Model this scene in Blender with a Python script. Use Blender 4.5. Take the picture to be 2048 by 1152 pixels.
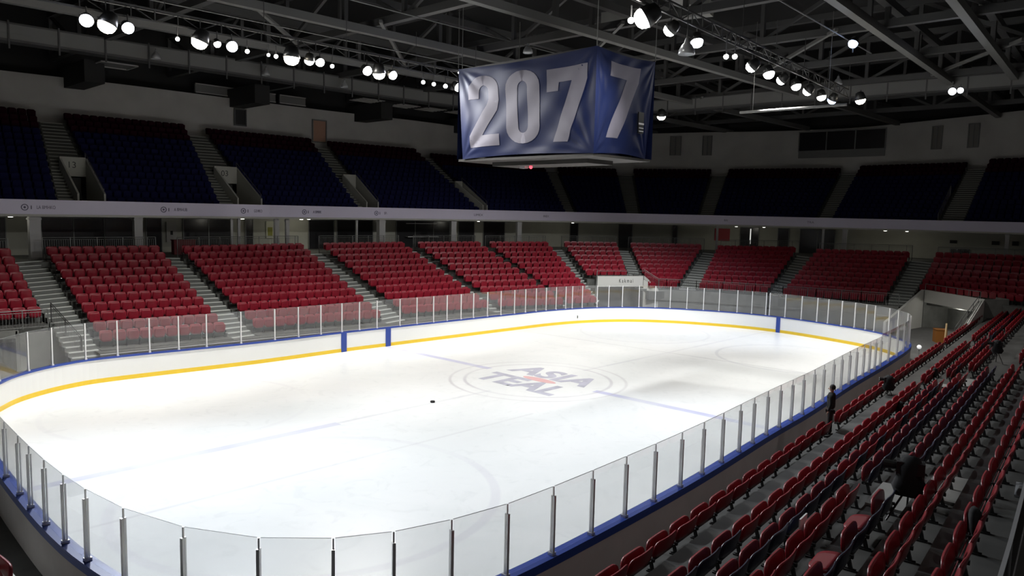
import bpy, bmesh, math, random
from math import sin, cos, pi, radians, atan2, hypot, floor
from mathutils import Vector, Matrix
random.seed(7)
for o in list(bpy.data.objects): bpy.data.objects.remove(o)
SC = bpy.context.scene
COL = SC.collection

# ------------------------------------------------------------------ camera
CAM = Vector((-28.302, -25.552, 8.607))
YAW, PIT, ROL, FPX = 0.77194, -0.101638, 0.022917, 1509.6
fw = Vector((cos(PIT)*cos(YAW), cos(PIT)*sin(YAW), sin(PIT)))
rt = Vector((sin(YAW), -cos(YAW), 0)); up = rt.cross(fw)
r2 = cos(ROL)*rt + sin(ROL)*up; u2 = -sin(ROL)*rt + cos(ROL)*up
cd = bpy.data.cameras.new('camera'); cam = bpy.data.objects.new('camera', cd); COL.objects.link(cam)
cam.matrix_world = Matrix(((r2.x,u2.x,-fw.x,CAM.x),(r2.y,u2.y,-fw.y,CAM.y),(r2.z,u2.z,-fw.z,CAM.z),(0,0,0,1)))
cd.sensor_width = 36; cd.lens = 36*FPX/2048; cd.clip_end = 300; cd.clip_start = .1
SC.camera = cam

# ------------------------------------------------------------------ world and exposure
SC.view_settings.view_transform = 'Standard'; SC.view_settings.look = 'None'
SC.view_settings.exposure = 0.0; SC.view_settings.gamma = 1.0; SC.view_settings.use_curve_mapping = False
W = bpy.data.worlds.new('world'); SC.world = W; W.use_nodes = True
W.node_tree.nodes['Background'].inputs[0].default_value = (.9,.95,1,1)
W.node_tree.nodes['Background'].inputs[1].default_value = 0.006
SPOT_POWER = 2450.0        # each floodlight of the two lighting rows
WARM = (1,.975,.94); COOL = (.88,.93,1)

# ------------------------------------------------------------------ helpers
def mat(name, col, rough=.6, metal=0, emis=None, estr=0, spec=.5, bump=None, noise=None, alpha=None):
    m = bpy.data.materials.new(name); m.use_nodes = True
    nt = m.node_tree; b = nt.nodes['Principled BSDF']
    b.inputs['Base Color'].default_value = (*col,1); b.inputs['Roughness'].default_value = rough
    b.inputs['Metallic'].default_value = metal; b.inputs['Specular IOR Level'].default_value = spec
    if emis: b.inputs['Emission Color'].default_value = (*emis,1); b.inputs['Emission Strength'].default_value = estr
    if noise:                                   # (scale, strength): wear and grime in the surface colour
        tc = nt.nodes.new('ShaderNodeTexCoord'); n = nt.nodes.new('ShaderNodeTexNoise'); n.inputs['Scale'].default_value = noise[0]
        n.inputs['Detail'].default_value = 5
        r = nt.nodes.new('ShaderNodeMapRange'); r.inputs['From Min'].default_value = .3; r.inputs['From Max'].default_value = .7
        r.inputs['To Min'].default_value = 1-noise[1]; r.inputs['To Max'].default_value = 1+noise[1]*.5
        mx = nt.nodes.new('ShaderNodeVectorMath'); mx.operation = 'SCALE'; mx.inputs[0].default_value = col
        nt.links.new(tc.outputs['Object'], n.inputs['Vector']); nt.links.new(n.outputs['Fac'], r.inputs['Value'])
        nt.links.new(r.outputs[0], mx.inputs['Scale']); nt.links.new(mx.outputs[0], b.inputs['Base Color'])
    if bump:
        tc = nt.nodes.new('ShaderNodeTexCoord'); n = nt.nodes.new('ShaderNodeTexNoise'); n.inputs['Scale'].default_value = bump[0]
        bp = nt.nodes.new('ShaderNodeBump'); bp.inputs['Strength'].default_value = bump[1]
        nt.links.new(tc.outputs['Object'], n.inputs['Vector']); nt.links.new(n.outputs['Fac'], bp.inputs['Height'])
        nt.links.new(bp.outputs[0], b.inputs['Normal'])
    return m

class MB:
    def __init__(s): s.v=[]; s.f=[]; s.m=[]
    def face(s, pts, mi=0):
        n=len(s.v); s.v += [tuple(p) for p in pts]; s.f.append(tuple(range(n,n+len(pts)))); s.m.append(mi)
    def mesh(s, V, F, mi=0):
        n=len(s.v); s.v += [tuple(p) for p in V]
        for f in F: s.f.append(tuple(i+n for i in f)); s.m.append(mi)
    def box(s, c, size, rz=0, mi=0, M=None):
        hx,hy,hz = size[0]/2,size[1]/2,size[2]/2
        V=[]
        for x,y,z in ((-hx,-hy,-hz),(hx,-hy,-hz),(hx,hy,-hz),(-hx,hy,-hz),(-hx,-hy,hz),(hx,-hy,hz),(hx,hy,hz),(-hx,hy,hz)):
            if M: p = M @ Vector((x,y,z)); V.append((p.x+c[0],p.y+c[1],p.z+c[2]))
            else: V.append((c[0]+x*cos(rz)-y*sin(rz), c[1]+x*sin(rz)+y*cos(rz), c[2]+z))
        s.mesh(V, ((0,3,2,1),(4,5,6,7),(0,1,5,4),(1,2,6,5),(2,3,7,6),(3,0,4,7)), mi)
    def bar(s, a, b, w, h=None, mi=0):        # rectangular bar from a to b
        a=Vector(a); b=Vector(b); h=h or w; d=(b-a); L=d.length
        if L<1e-6: return
        d/=L; ref=Vector((0,0,1)) if abs(d.z)<.95 else Vector((0,1,0))
        x=d.cross(ref).normalized(); y=x.cross(d)
        M=Matrix((x,d,y)).transposed()
        s.box((a+b)/2,(w,L,h),M=M,mi=mi)
    def tube(s, a, b, r, r1=None, n=8, mi=0, cap=True):
        a=Vector(a); b=Vector(b); r1=r if r1 is None else r1; d=(b-a)
        if d.length<1e-6: return
        d.normalize(); ref=Vector((0,0,1)) if abs(d.z)<.95 else Vector((0,1,0))
        x=d.cross(ref).normalized(); y=d.cross(x)
        V=[]; 
        for p,q in ((a,r),(b,r1)):
            for k in range(n):
                t=2*pi*k/n; V.append(p+x*q*cos(t)+y*q*sin(t))
        F=[(k,(k+1)%n,n+(k+1)%n,n+k) for k in range(n)]
        if cap: F += [tuple(range(n-1,-1,-1)), tuple(range(n,2*n))]
        s.mesh(V,F,mi)
    def prism(s, pts, z0, z1, mi=0):
        n=len(pts); V=[(p[0],p[1],z0) for p in pts]+[(p[0],p[1],z1) for p in pts]
        s.mesh(V,[tuple(range(n-1,-1,-1)),tuple(range(n,2*n))]+[(k,(k+1)%n,n+(k+1)%n,n+k) for k in range(n)],mi)
    def lathe(s, prof, c=(0,0,0), n=16, mi=0, M=None):
        V=[]
        for r,z in prof:
            for k in range(n):
                p=Vector((r*cos(2*pi*k/n), r*sin(2*pi*k/n), z))
                if M: p = M @ p
                V.append((c[0]+p.x,c[1]+p.y,c[2]+p.z))
        F=[(i*n+k,i*n+(k+1)%n,(i+1)*n+(k+1)%n,(i+1)*n+k) for i in range(len(prof)-1) for k in range(n)]
        s.mesh(V,F,mi)
    def data(s, name, mats, smooth=False):
        me = bpy.data.meshes.new(name); me.from_pydata(s.v,[],s.f)
        for m in (mats if isinstance(mats,(list,tuple)) else [mats]): me.materials.append(m)
        me.polygons.foreach_set('material_index', s.m)
        if smooth: me.polygons.foreach_set('use_smooth',[True]*len(me.polygons))
        me.update(); return me
    def build(s, name, mats, parent=None, smooth=False, loc=None):
        o = bpy.data.objects.new(name, s.data(name, mats, smooth)); COL.objects.link(o)
        if parent: o.parent = parent
        if loc: o.location = loc
        return o

def tag(o, label, cat, group=None, kind=None):
    o['label']=label; o['category']=cat
    if group: o['group']=group
    if kind: o['kind']=kind
    return o
def struct(o, label=None):
    o['kind']='structure'
    if label: o['label']=label; 
    return o
def thing(name, label, cat, loc=(0,0,0), rz=0, group=None):
    o=bpy.data.objects.new(name,None); COL.objects.link(o); o.location=loc; o.rotation_euler=(0,0,rz)
    o.empty_display_size=.2
    return tag(o,label,cat,group)
def dup(root, loc, rz, label=None, group=None):
    c=root.copy(); COL.objects.link(c); c.location=loc; c.rotation_euler=(0,0,rz)
    if label: c['label']=label
    if group: c['group']=group
    for ch in list(root.children):
        d=ch.copy(); COL.objects.link(d); d.parent=c
        for g in list(ch.children):
            e=g.copy(); COL.objects.link(e); e.parent=d
    return c
def lerp(a,b,t): return tuple(a[i]+(b[i]-a[i])*t for i in range(len(a)))
def spline(P, m=8, closed=True):
    n=len(P); Q=[]
    for i in (range(n) if closed else range(n-1)):
        if closed: a,b,c,d=P[(i-1)%n],P[i],P[(i+1)%n],P[(i+2)%n]
        else: a,b,c,d=P[max(i-1,0)],P[i],P[i+1],P[min(i+2,n-1)]
        for k in range(m):
            t=k/m
            Q.append(tuple(.5*(2*b[j]+(-a[j]+c[j])*t+(2*a[j]-5*b[j]+4*c[j]-d[j])*t*t+(-a[j]+3*b[j]-3*c[j]+d[j])*t**3) for j in range(len(b))))
    if not closed: Q.append(tuple(P[-1]))
    return Q
def offset(C_, d, closed=False):
    n=len(C_); Q=[]
    for i in range(n):
        a=C_[(i-1)%n] if closed or i>0 else C_[i]; b=C_[(i+1)%n] if closed or i<n-1 else C_[i]
        tx,ty=b[0]-a[0],b[1]-a[1]; L=hypot(tx,ty) or 1
        Q.append((C_[i][0]-ty/L*d, C_[i][1]+tx/L*d)+tuple(C_[i][2:]))
    return Q
def strip(mb, A, B, za, zb, closed=False, mi=0):
    n=len(A)
    for i in range(n if closed else n-1):
        j=(i+1)%n
        mb.face([(A[i][0],A[i][1],za),(A[j][0],A[j][1],za),(B[j][0],B[j][1],zb),(B[i][0],B[i][1],zb)],mi)
def ring(mb, C_, d0, d1, z0, z1, closed=False, mi=0):       # solid band along a curve
    A=offset(C_,d0,closed); B=offset(C_,d1,closed)
    strip(mb,A,A,z0,z1,closed,mi); strip(mb,B,B,z1,z0,closed,mi); strip(mb,A,B,z1,z1,closed,mi); strip(mb,B,A,z0,z0,closed,mi)
def nearest(C_, p, closed=True):
    best=None
    n=len(C_)
    for i in range(n if closed else n-1):
        a=C_[i]; b=C_[(i+1)%n]; dx,dy=b[0]-a[0],b[1]-a[1]; L=dx*dx+dy*dy or 1
        t=max(0,min(1,((p[0]-a[0])*dx+(p[1]-a[1])*dy)/L)); q=(a[0]+dx*t,a[1]+dy*t)
        d=hypot(q[0]-p[0],q[1]-p[1])
        if best is None or d<best[0]: best=(d,q,atan2(dy,dx),i+t)
    return best
ORD=['first','second','third','fourth','fifth','sixth','seventh','eighth','ninth','tenth','eleventh','twelfth','thirteenth','fourteenth','fifteenth','sixteenth','seventeenth','eighteenth','nineteenth','twentieth']
def ordn(k):
    if k<20: return ORD[k]
    k+=1; suf={1:'st',2:'nd',3:'rd'}.get(k%10,'th') if k%100 not in (11,12,13) else 'th'
    return '%d%s'%(k,suf)

# ------------------------------------------------------------------ materials
M_conc = mat('grey_concrete',(.20,.205,.19),.85,noise=(1.3,.25))
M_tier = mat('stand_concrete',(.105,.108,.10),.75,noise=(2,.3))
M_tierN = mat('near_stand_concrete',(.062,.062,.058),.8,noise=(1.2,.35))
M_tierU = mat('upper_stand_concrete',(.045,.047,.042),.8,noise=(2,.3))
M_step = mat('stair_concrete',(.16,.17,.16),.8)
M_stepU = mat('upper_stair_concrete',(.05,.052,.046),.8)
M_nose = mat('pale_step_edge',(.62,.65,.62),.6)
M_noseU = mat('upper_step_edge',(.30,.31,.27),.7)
M_floor = mat('rubber_floor',(.12,.12,.115),.8,noise=(1.5,.2))
M_wall = mat('painted_wall',(.38,.37,.35),.8,noise=(.4,.12))
M_wallc = mat('concourse_wall',(.36,.36,.31),.8,noise=(.5,.12))
M_roof = mat('black_roof',(.02,.02,.02),.9)
M_steel = mat('dark_steel',(.058,.058,.058),.6)
M_steel2 = mat('grey_duct',(.15,.15,.145),.6)
M_dark = mat('dark_opening',(.012,.012,.012),.7)
M_glassdark = mat('dark_glazing_and_recess_shade',(.012,.012,.014),.25)
M_board = mat('board_white',(.82,.83,.82),.35)
M_yellow = mat('kick_yellow',(.80,.55,.03),.4)
M_blue = mat('rail_blue',(.02,.055,.30),.4)
M_outer = mat('board_outer_grey',(.62,.57,.55),.6,noise=(.8,.1))
M_alu = mat('aluminium',(.62,.62,.63),.35,metal=.6)
M_aluw = mat('pale_post',(.72,.72,.72),.4,metal=.1)
M_red = mat('red_plastic',(.20,.005,.012),.38,noise=(3,.15))
M_red2 = mat('red_plastic_far',(.25,.006,.020),.42,noise=(2,.2))
M_navy = mat('navy_plastic',(.008,.010,.030),.4)
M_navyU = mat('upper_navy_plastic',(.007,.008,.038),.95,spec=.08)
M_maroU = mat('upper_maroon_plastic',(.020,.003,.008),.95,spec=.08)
M_black = mat('black_metal',(.012,.012,.012),.45)
M_chrome = mat('chrome',(.75,.75,.75),.2,metal=1)
M_rail = mat('grey_rail',(.16,.165,.16),.5,metal=.3)
M_fas = mat('lavender_fascia',(.56,.53,.66),.5)
M_ledge = mat('fascia_ledge',(.36,.36,.33),.6)
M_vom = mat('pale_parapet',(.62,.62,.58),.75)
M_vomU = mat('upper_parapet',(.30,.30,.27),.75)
M_col = mat('column_paint',(.34,.34,.34),.6)
M_rub = mat('puck_rubber',(.005,.005,.005),.5)
M_cloth = mat('black_cloth',(.008,.009,.010),.9)
M_skin = mat('skin',(.45,.27,.2),.6)
M_hair = mat('dark_hair',(.012,.009,.007),.7)
M_white = mat('white_paper',(.75,.75,.75),.6)
M_ply = mat('grey_cover_board',(.26,.26,.245),.6,noise=(2,.1))
M_digit = mat('banner_digit_grey',(.18,.172,.21),.65,spec=.2,noise=(1,.06))
M_tape = mat('sign_red',(.30,.02,.03),.6)

def banner_mat():
    m=mat('banner_vinyl',(.035,.055,.22),.5,spec=.12); nt=m.node_tree; b=nt.nodes['Principled BSDF']
    tc=nt.nodes.new('ShaderNodeTexCoord'); n=nt.nodes.new('ShaderNodeTexNoise'); n.inputs['Scale'].default_value=.7; n.inputs['Detail'].default_value=3
    cr=nt.nodes.new('ShaderNodeValToRGB'); cr.color_ramp.elements[0].color=(.006,.012,.055,1); cr.color_ramp.elements[1].color=(.015,.022,.07,1)
    nt.links.new(tc.outputs['Object'],n.inputs['Vector']); nt.links.new(n.outputs['Fac'],cr.inputs[0]); nt.links.new(cr.outputs[0],b.inputs['Base Color'])
    return m
M_ban = banner_mat()

def glass_mat(name, tint, extra):
    m=bpy.data.materials.new(name); m.use_nodes=True; nt=m.node_tree; nt.nodes.clear()
    o=nt.nodes.new('ShaderNodeOutputMaterial'); t=nt.nodes.new('ShaderNodeBsdfTransparent'); t.inputs[0].default_value=(*tint,1)
    g=nt.nodes.new('ShaderNodeBsdfGlossy'); g.inputs['Roughness'].default_value=.04; g.inputs[0].default_value=(.9,.9,.9,1)
    d=nt.nodes.new('ShaderNodeBsdfDiffuse'); d.inputs[0].default_value=(.8,.8,.8,1)
    mxd=nt.nodes.new('ShaderNodeMixShader'); mxd.inputs[0].default_value=extra       # faint pale haze mixed into the clear acrylic
    f=nt.nodes.new('ShaderNodeFresnel'); ge=nt.nodes.new('ShaderNodeNewGeometry'); ir=nt.nodes.new('ShaderNodeMapRange'); ir.inputs['To Min'].default_value=1.5; ir.inputs['To Max'].default_value=1/1.5
    nt.links.new(ge.outputs['Backfacing'],ir.inputs[0]); nt.links.new(ir.outputs[0],f.inputs[0])
    mx=nt.nodes.new('ShaderNodeMixShader')
    nt.links.new(t.outputs[0],mxd.inputs[1]); nt.links.new(d.outputs[0],mxd.inputs[2])
    nt.links.new(f.outputs[0],mx.inputs[0]); nt.links.new(mxd.outputs[0],mx.inputs[1]); nt.links.new(g.outputs[0],mx.inputs[2])
    nt.links.new(mx.outputs[0],o.inputs[0]); return m
M_glass = glass_mat('rink_acrylic',(.95,.955,.955),.035)
M_glassedge = mat('glass_edge',(.25,.27,.27),.4)

def ice_mat():
    m=mat('ice',(.86,.88,.87),.28); nt=m.node_tree; b=nt.nodes['Principled BSDF']; L=nt.links
    b.inputs['Specular IOR Level'].default_value=.35
    def N(t,**k):
        n=nt.nodes.new(t)
        for a,v in k.items(): setattr(n,a,v)
        return n
    tc=N('ShaderNodeTexCoord'); sx=N('ShaderNodeSeparateXYZ'); L.new(tc.outputs['Object'],sx.inputs[0])
    X,Y=sx.outputs[0],sx.outputs[1]
    def val(x):
        return x
    def mth(op,a,b_=None,c=None,clamp=False):
        n=N('ShaderNodeMath',operation=op); n.use_clamp=clamp
        for i,v in enumerate((a,b_,c)):
            if v is None: continue
            if isinstance(v,(int,float)): n.inputs[i].default_value=v
            else: L.new(v,n.inputs[i])
        return n.outputs[0]
    def band(v,centre,w,soft):       # 1 inside |v-centre|<w
        d=mth('ABSOLUTE',mth('SUBTRACT',v,centre)); return mth('DIVIDE',mth('SUBTRACT',w+soft,d),soft,clamp=True)
    def circle(cx,cy,r,w,soft=.08):
        dx=mth('SUBTRACT',X,cx); dy=mth('SUBTRACT',Y,cy)
        d=mth('SQRT',mth('ADD',mth('MULTIPLY',dx,dx),mth('MULTIPLY',dy,dy))); return band(d,r,w,soft)
    wear=N('ShaderNodeTexNoise'); wear.inputs['Scale'].default_value=.22; wear.inputs['Detail'].default_value=6; L.new(tc.outputs['Object'],wear.inputs['Vector'])
    wr=N('ShaderNodeMapRange'); wr.inputs['From Min'].default_value=.35; wr.inputs['From Max'].default_value=.65; wr.inputs['To Min'].default_value=.25; L.new(wear.outputs['Fac'],wr.inputs[0])
    col=None
    base=N('ShaderNodeMixRGB'); base.inputs[1].default_value=(.84,.86,.85,1); base.inputs[2].default_value=(.90,.91,.90,1)
    n2=N('ShaderNodeTexNoise'); n2.inputs['Scale'].default_value=.12; n2.inputs['Detail'].default_value=8; n2.inputs['Roughness'].default_value=.62; n2.inputs['Distortion'].default_value=1.2
    L.new(tc.outputs['Object'],n2.inputs['Vector'])
    r2_=N('ShaderNodeMapRange'); r2_.inputs['From Min'].default_value=.38; r2_.inputs['From Max'].default_value=.6; L.new(n2.outputs['Fac'],r2_.inputs[0])
    L.new(r2_.outputs[0],base.inputs[0]); cur=base.outputs[0]
    def lay(cur,mask,colr,a):
        f=mth('MULTIPLY',mth('MULTIPLY',mask,wr.outputs[0]),a)
        x=N('ShaderNodeMixRGB'); L.new(f,x.inputs[0]); L.new(cur,x.inputs[1]); x.inputs[2].default_value=(*colr,1); return x.outputs[0]
    inl=mth('LESS_THAN',mth('ABSOLUTE',Y),13.5)
    # painted lines: centre line across, long line, goal line
    outc=mth('GREATER_THAN',mth('SQRT',mth('ADD',mth('MULTIPLY',X,X),mth('MULTIPLY',Y,Y))),3.5)
    cxl=mth('MULTIPLY',mth('SUBTRACT',Y,0),-.045)
    cur=lay(cur,mth('MULTIPLY',band(mth('SUBTRACT',X,cxl),.1,.19,.08),outc),(.30,.30,.66),.62)
    cur=lay(cur,mth('MULTIPLY',mth('MULTIPLY',band(Y,-.2,.17,.08),outc),mth('LESS_THAN',X,-12)),(.42,.42,.66),.55)
    cur=lay(cur,mth('MULTIPLY',mth('MULTIPLY',band(Y,-.15,.05,.08),outc),mth('GREATER_THAN',X,-12)),(.55,.55,.6),.45)
    cur=lay(cur,mth('MULTIPLY',band(mth('SUBTRACT',X,mth('MULTIPLY',Y,-.09)),11.9,.05,.06),inl),(.45,.45,.47),.45)
    cur=lay(cur,mth('MULTIPLY',band(Y,-4.3,.04,.06),mth('LESS_THAN',X,-5)),(.55,.53,.55),.4)
    for cx,cy,r,w,a,c in ((0,0,4.5,.03,.5,(.5,.47,.5)),(0,0,3.75,.04,.5,(.45,.42,.48)),(-16.6,-6.0,5.5,.11,.22,(.55,.5,.62)),(-15.5,6.3,5.2,.07,.12,(.55,.5,.6)),(17.5,5.5,4.6,.06,.35,(.55,.53,.58)),(16.5,-6.2,4.6,.06,.35,(.5,.5,.55))):
        cur=lay(cur,circle(cx,cy,r,w),c,a)
    # scuffed patches
    sc=N('ShaderNodeTexNoise'); sc.inputs['Scale'].default_value=.9; sc.inputs['Detail'].default_value=9; sc.inputs['Distortion'].default_value=2.5; L.new(tc.outputs['Object'],sc.inputs['Vector'])
    scm=N('ShaderNodeMapRange'); scm.inputs['From Min'].default_value=.56; scm.inputs['From Max'].default_value=.68; L.new(sc.outputs['Fac'],scm.inputs[0])
    x=N('ShaderNodeMixRGB'); L.new(mth('MULTIPLY',scm.outputs[0],.10),x.inputs[0]); L.new(cur,x.inputs[1]); x.inputs[2].default_value=(.45,.47,.47,1); cur=x.outputs[0]
    L.new(cur,b.inputs['Base Color'])
    bp=N('ShaderNodeBump'); bp.inputs['Strength'].default_value=.04; L.new(sc.outputs['Fac'],bp.inputs['Height']); L.new(bp.outputs[0],b.inputs['Normal'])
    return m
M_ice = ice_mat()

# ------------------------------------------------------------------ plan data (metres)
O=[(-23.45,-.8),(-23.3,2.5),(-22.9,5.8),(-22.2,8.4),(-21.2,10.2),(-20.0,11.6),(-18.0,12.7),(-15.7,12.95),(-9.1,12.45),(-3.5,12.5),(-.3,12.4),(5,12.2),(10.3,12.0),(14.5,11.8),(18,11),(21,9.3),(23.1,6.9),(24.4,4.4),(25.3,1.8),(25.6,-1),(25.2,-4),(24.2,-7.6),(22.6,-9.9),(19.8,-11.5),(12.8,-12.45),(6.6,-13.05),(.2,-13.8),(-3.8,-14.15),(-9.5,-14.75),(-13.7,-15.05),(-17.5,-15.2),(-19.2,-15.0),(-20.6,-14.55),(-21.7,-13.75),(-22.6,-12.5),(-23.2,-10.8),(-23.5,-8.8),(-23.6,-6.5),(-23.55,-3.5)]
OC=spline(O,6)                       # clockwise seen from above
FAR_POSTS=[(-21.09,10.36),(-19.74,11.79),(-18.68,12.43),(-17.2,12.91),(-15.81,12.95),(-14.36,12.87),(-12.99,12.75),(-11.61,12.62),(-9.8,12.49),(-7.87,12.43),(-6.41,12.44),(-4.94,12.48),(-3.51,12.5),(-2.29,12.48),(-1.04,12.43),(.67,12.36),(1.99,12.31),(3.33,12.26),(4.46,12.22),(5.67,12.18),(6.78,12.13),(8.07,12.09),(9.35,12.04),(10.68,11.99),(11.81,11.96),(12.92,11.92),(13.96,11.86),(14.96,11.74),(15.9,11.58),(16.52,11.45),(17.43,11.2),(18.66,10.72),(19.55,10.27),(20.52,9.66),(21.55,8.81),(22.39,7.86),(23.09,6.92),(23.74,5.82),(24.28,4.67),(24.74,3.58),(25.18,2.29),(25.42,1.22),(25.56,.16),(25.58,-.11),(25.59,-1.31),(25.46,-2.58),(25.24,-3.81),(25.06,-4.66),(24.81,-5.69),(24.54,-6.67),(24.24,-7.5),(23.94,-8.15),(23.22,-9.26),(22.47,-10.02),(21.34,-10.9),(20.3,-11.35)]
EXTRA1=[(18.9,-11.75),(17.3,-11.95),(15.5,-12.15),(13.5,-12.38)]
NEAR_POSTS=[(-23.51,-2.28),(-23.56,-3.9),(-23.59,-5.02),(-23.6,-6.36),(-23.57,-7.7),(-23.49,-8.9),(-23.28,-10.43),(-22.81,-12.04),(-22.05,-13.36),(-21.13,-14.24),(-20.2,-14.72),(-19.09,-15.02),(-17.78,-15.19),(-16.36,-15.18),(-14.92,-15.12),(-13.51,-15.04),(-12.12,-14.96),(-10.69,-14.85),(-9.34,-14.74),(-7.98,-14.6),(-6.62,-14.45),(-5.45,-14.32),(-4.2,-14.19),(-2.97,-14.07),(-1.79,-13.98),(-.6,-13.88),(.7,-13.74),(1.99,-13.6),(3.44,-13.42),(4.75,-13.26),(6.07,-13.11),(7.24,-12.98),(8.46,-12.87),(9.53,-12.77),(10.59,-12.68),(11.67,-12.57)]
EXTRA2=[(-23.46,-.8),(-23.4,.9),(-23.25,3.0),(-23.0,5.1),(-22.5,7.4),(-21.9,9.1)]
FAS=[(-40,28),(-30,28),(-15,28),(0,27.8),(12,27.6),(20,26.2),(28,23.6),(34,20.5),(39.5,14.8),(44,8),(46.7,0),(48,-8),(48,-16),(47,-26)]
TOP=[(-40,37.5,15),(-24,37.2,15),(-15.2,36.9,15),(-5.6,36.2,14.95),(9.6,36.4,14.7),(21,35.6,14.7),(33,35.8,14.3),(41,33.2,13.9),(47.2,27.8,14),(51.3,20.2,14),(54.5,12.1,14.1),(55,4.1,14.1),(53.8,-5.5,14.4),(53,-10.4,14.5),(52,-24,14.6)]
FC=spline(FAS,6,False); TC=spline(TOP,6,False)
W5=offset(FC,5.0)
# lower blocks: FL, FR, BL, BR (seat line), z of seat middle front / back, rows
LB=[('A',(-24.6,19.3),(-17.44,19.29),(-24.5,25.3),(-17.35,25.4),2.77,5.5,8),
 ('B',(-15.5,16.7),(-9.1,15.95),(-15.3,26.6),(-8.8,26.1),1.6,5.5,11),
 ('C',(-7.3,16.2),(1.2,15.3),(-7.6,25.4),(1.6,25.7),1.6,5.5,11),
 ('D',(3.5,15.9),(10.9,15.1),(3.4,25.7),(10.9,25.4),1.6,5.5,11),
 ('E',(11.9,15.0),(17.0,12.9),(12.2,25.1),(18.3,23.9),1.6,5.5,11),
 ('F',(17.6,13.1),(20.2,12.1),(19.2,23.6),(25.0,21.7),1.6,5.5,11),
 ('G',(24.4,16.6),(27.8,14.6),(27.4,21.8),(31.5,18.5),3.3,5.5,7),
 ('H',(28.5,12.7),(30.9,11.2),(32.3,17.5),(37.2,12.6),2.3,5.5,10),
 ('I',(31.4,9.3),(33.9,4.0),(36.3,10.3),(42.6,5.6),2.3,5.5,10),
 ('J',(33.3,2.4),(35.6,-5.0),(40.2,2.6),(44.8,-3.9),2.3,5.5,10),
 ('K',(39.3,-6.5),(36.2,-14.3),(43.6,-6.3),(46.6,-12.7),3.15,5.6,7)]
UB=[[(-27.5,37.2,15),(-13.04,36.74,15),(-28.0,28.0),(-14.01,27.99)],
[(-11.35,36.57,14.99),(-2.8,36.2,14.93),(-11.11,27.96),(-3.48,27.85)],
[(-1.08,36.23,14.9),(8.67,36.41,14.72),(-.11,27.8),(8.42,27.75)],
[(10.37,36.37,14.7),(20.16,35.63,14.72),(10.57,27.69),(20.63,26.04)],
[(22.09,35.6,14.7),(38.12,34.57,14.07),(21.56,25.78),(29.45,23.01)],
[(39.9,33.78,13.96),(45.72,29.49,13.95),(30.67,22.47),(34.92,19.74)],
[(47.05,27.98,13.99),(51.37,20.04,14),(35.97,18.77),(39.7,14.55)],
[(52.18,18.31,14.01),(55.06,6.63,14.08),(40.69,13.26),(45.24,5.0)],
[(55.02,4.64,14.09),(53.78,-5.66,14.4),(45.7,3.59),(47.67,-5.01)],
[(53.43,-7.51,14.45),(52.81,-14.6,14.51),(47.92,-7.08),(48.1,-16.0)]]

# ------------------------------------------------------------------ the hall
b=MB(); b.box((8,0,-.15),(130,130,.3)); struct(b.build('floor',M_floor))
b=MB(); b.box((8,0,24.2),(130,130,.3)); struct(b.build('ceiling',M_roof))
TWo=offset(TC,1.2)
def wallz(x,y):                      # top of the painted wall rises from the long side to the end
    return 17.6+max(0,min(1,(x-30)/22))*.75+max(0,min(1,(5-y)/20))*.6*(1 if x>40 else 0)
b=MB()
for i in range(len(TWo)-1):
    p,q=TWo[i],TWo[i+1]; p2=(p[0]*1.0,p[1]+.3) if p[0]<40 else (p[0]+.3,p[1]); q2=(q[0],q[1]+.3) if q[0]<40 else (q[0]+.3,q[1])
    za,zb=wallz(p[0],p[1]),wallz(q[0],q[1])
    b.face([(p[0],p[1],0),(q[0],q[1],0),(q[0],q[1],zb),(p[0],p[1],za)]); b.face([(q2[0],q2[1],0),(p2[0],p2[1],0),(p2[0],p2[1],za),(q2[0],q2[1],zb)])
    b.face([(p[0],p[1],za),(q[0],q[1],zb),(q2[0],q2[1],zb),(p2[0],p2[1],za)])
struct(b.build('wall_far',M_wall))
b=MB()
for i in range(len(TWo)-1):          # dark band above the painted wall, set back
    p,q=offset(TWo,1.6)[i],offset(TWo,1.6)[i+1]
    b.face([(p[0],p[1],15),(q[0],q[1],15),(q[0],q[1],24.1),(p[0],p[1],24.1)])
struct(b.build('wall_far_upper',M_roof))
b=MB(); b.box((5,-50,12),(100,.3,24)); struct(b.build('wall_near',M_wall))
b=MB(); b.box((-45,-5,12),(.3,90,24)); struct(b.build('wall_left',M_wall))
b=MB(); b.box((58,-40,12),(.3,40,24)); struct(b.build('wall_right',M_wall))

# ------------------------------------------------------------------ ice
b=MB(); b.face([(p[0],p[1],.03) for p in reversed(OC)])
strip(b,OC,OC,0,.03,True)
ice=tag(b.build('ice_sheet',M_ice),'white ice sheet filling the rink with faint painted lines and a centre emblem','ice')
def textmesh(name, s, size, m, M, parent=None, extrude=.002, font_shear=0, align='CENTER', spacing=1, bold=0, width=None):
    cu=bpy.data.curves.new(name,'FONT'); cu.body=s; cu.size=size; cu.extrude=extrude; cu.align_x=align; cu.align_y='CENTER'; cu.shear=font_shear; cu.space_character=spacing; cu.offset=bold
    o=bpy.data.objects.new(name+'_tmp',cu); COL.objects.link(o)
    dg=bpy.context.evaluated_depsgraph_get(); me=bpy.data.meshes.new_from_object(o.evaluated_get(dg)); me.name=name
    bpy.data.objects.remove(o); bpy.data.curves.remove(cu)
    if width:
        w=max(v.co.x for v in me.vertices)-min(v.co.x for v in me.vertices); k=width/w
        for v in me.vertices: v.co.x*=k
    me.transform(M); me.materials.clear(); me.materials.append(m)
    o=bpy.data.objects.new(name,me); COL.objects.link(o)
    if parent: o.parent=parent
    return o
M_il=mat('ice_emblem_grey',(.56,.56,.65),.3,noise=(1.2,.2)); M_ir=mat('ice_emblem_red',(.80,.50,.50),.3)
R_=Matrix(((0,1,0,0),(-1,0,0,0),(0,0,1,0),(0,0,0,1)))
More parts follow.
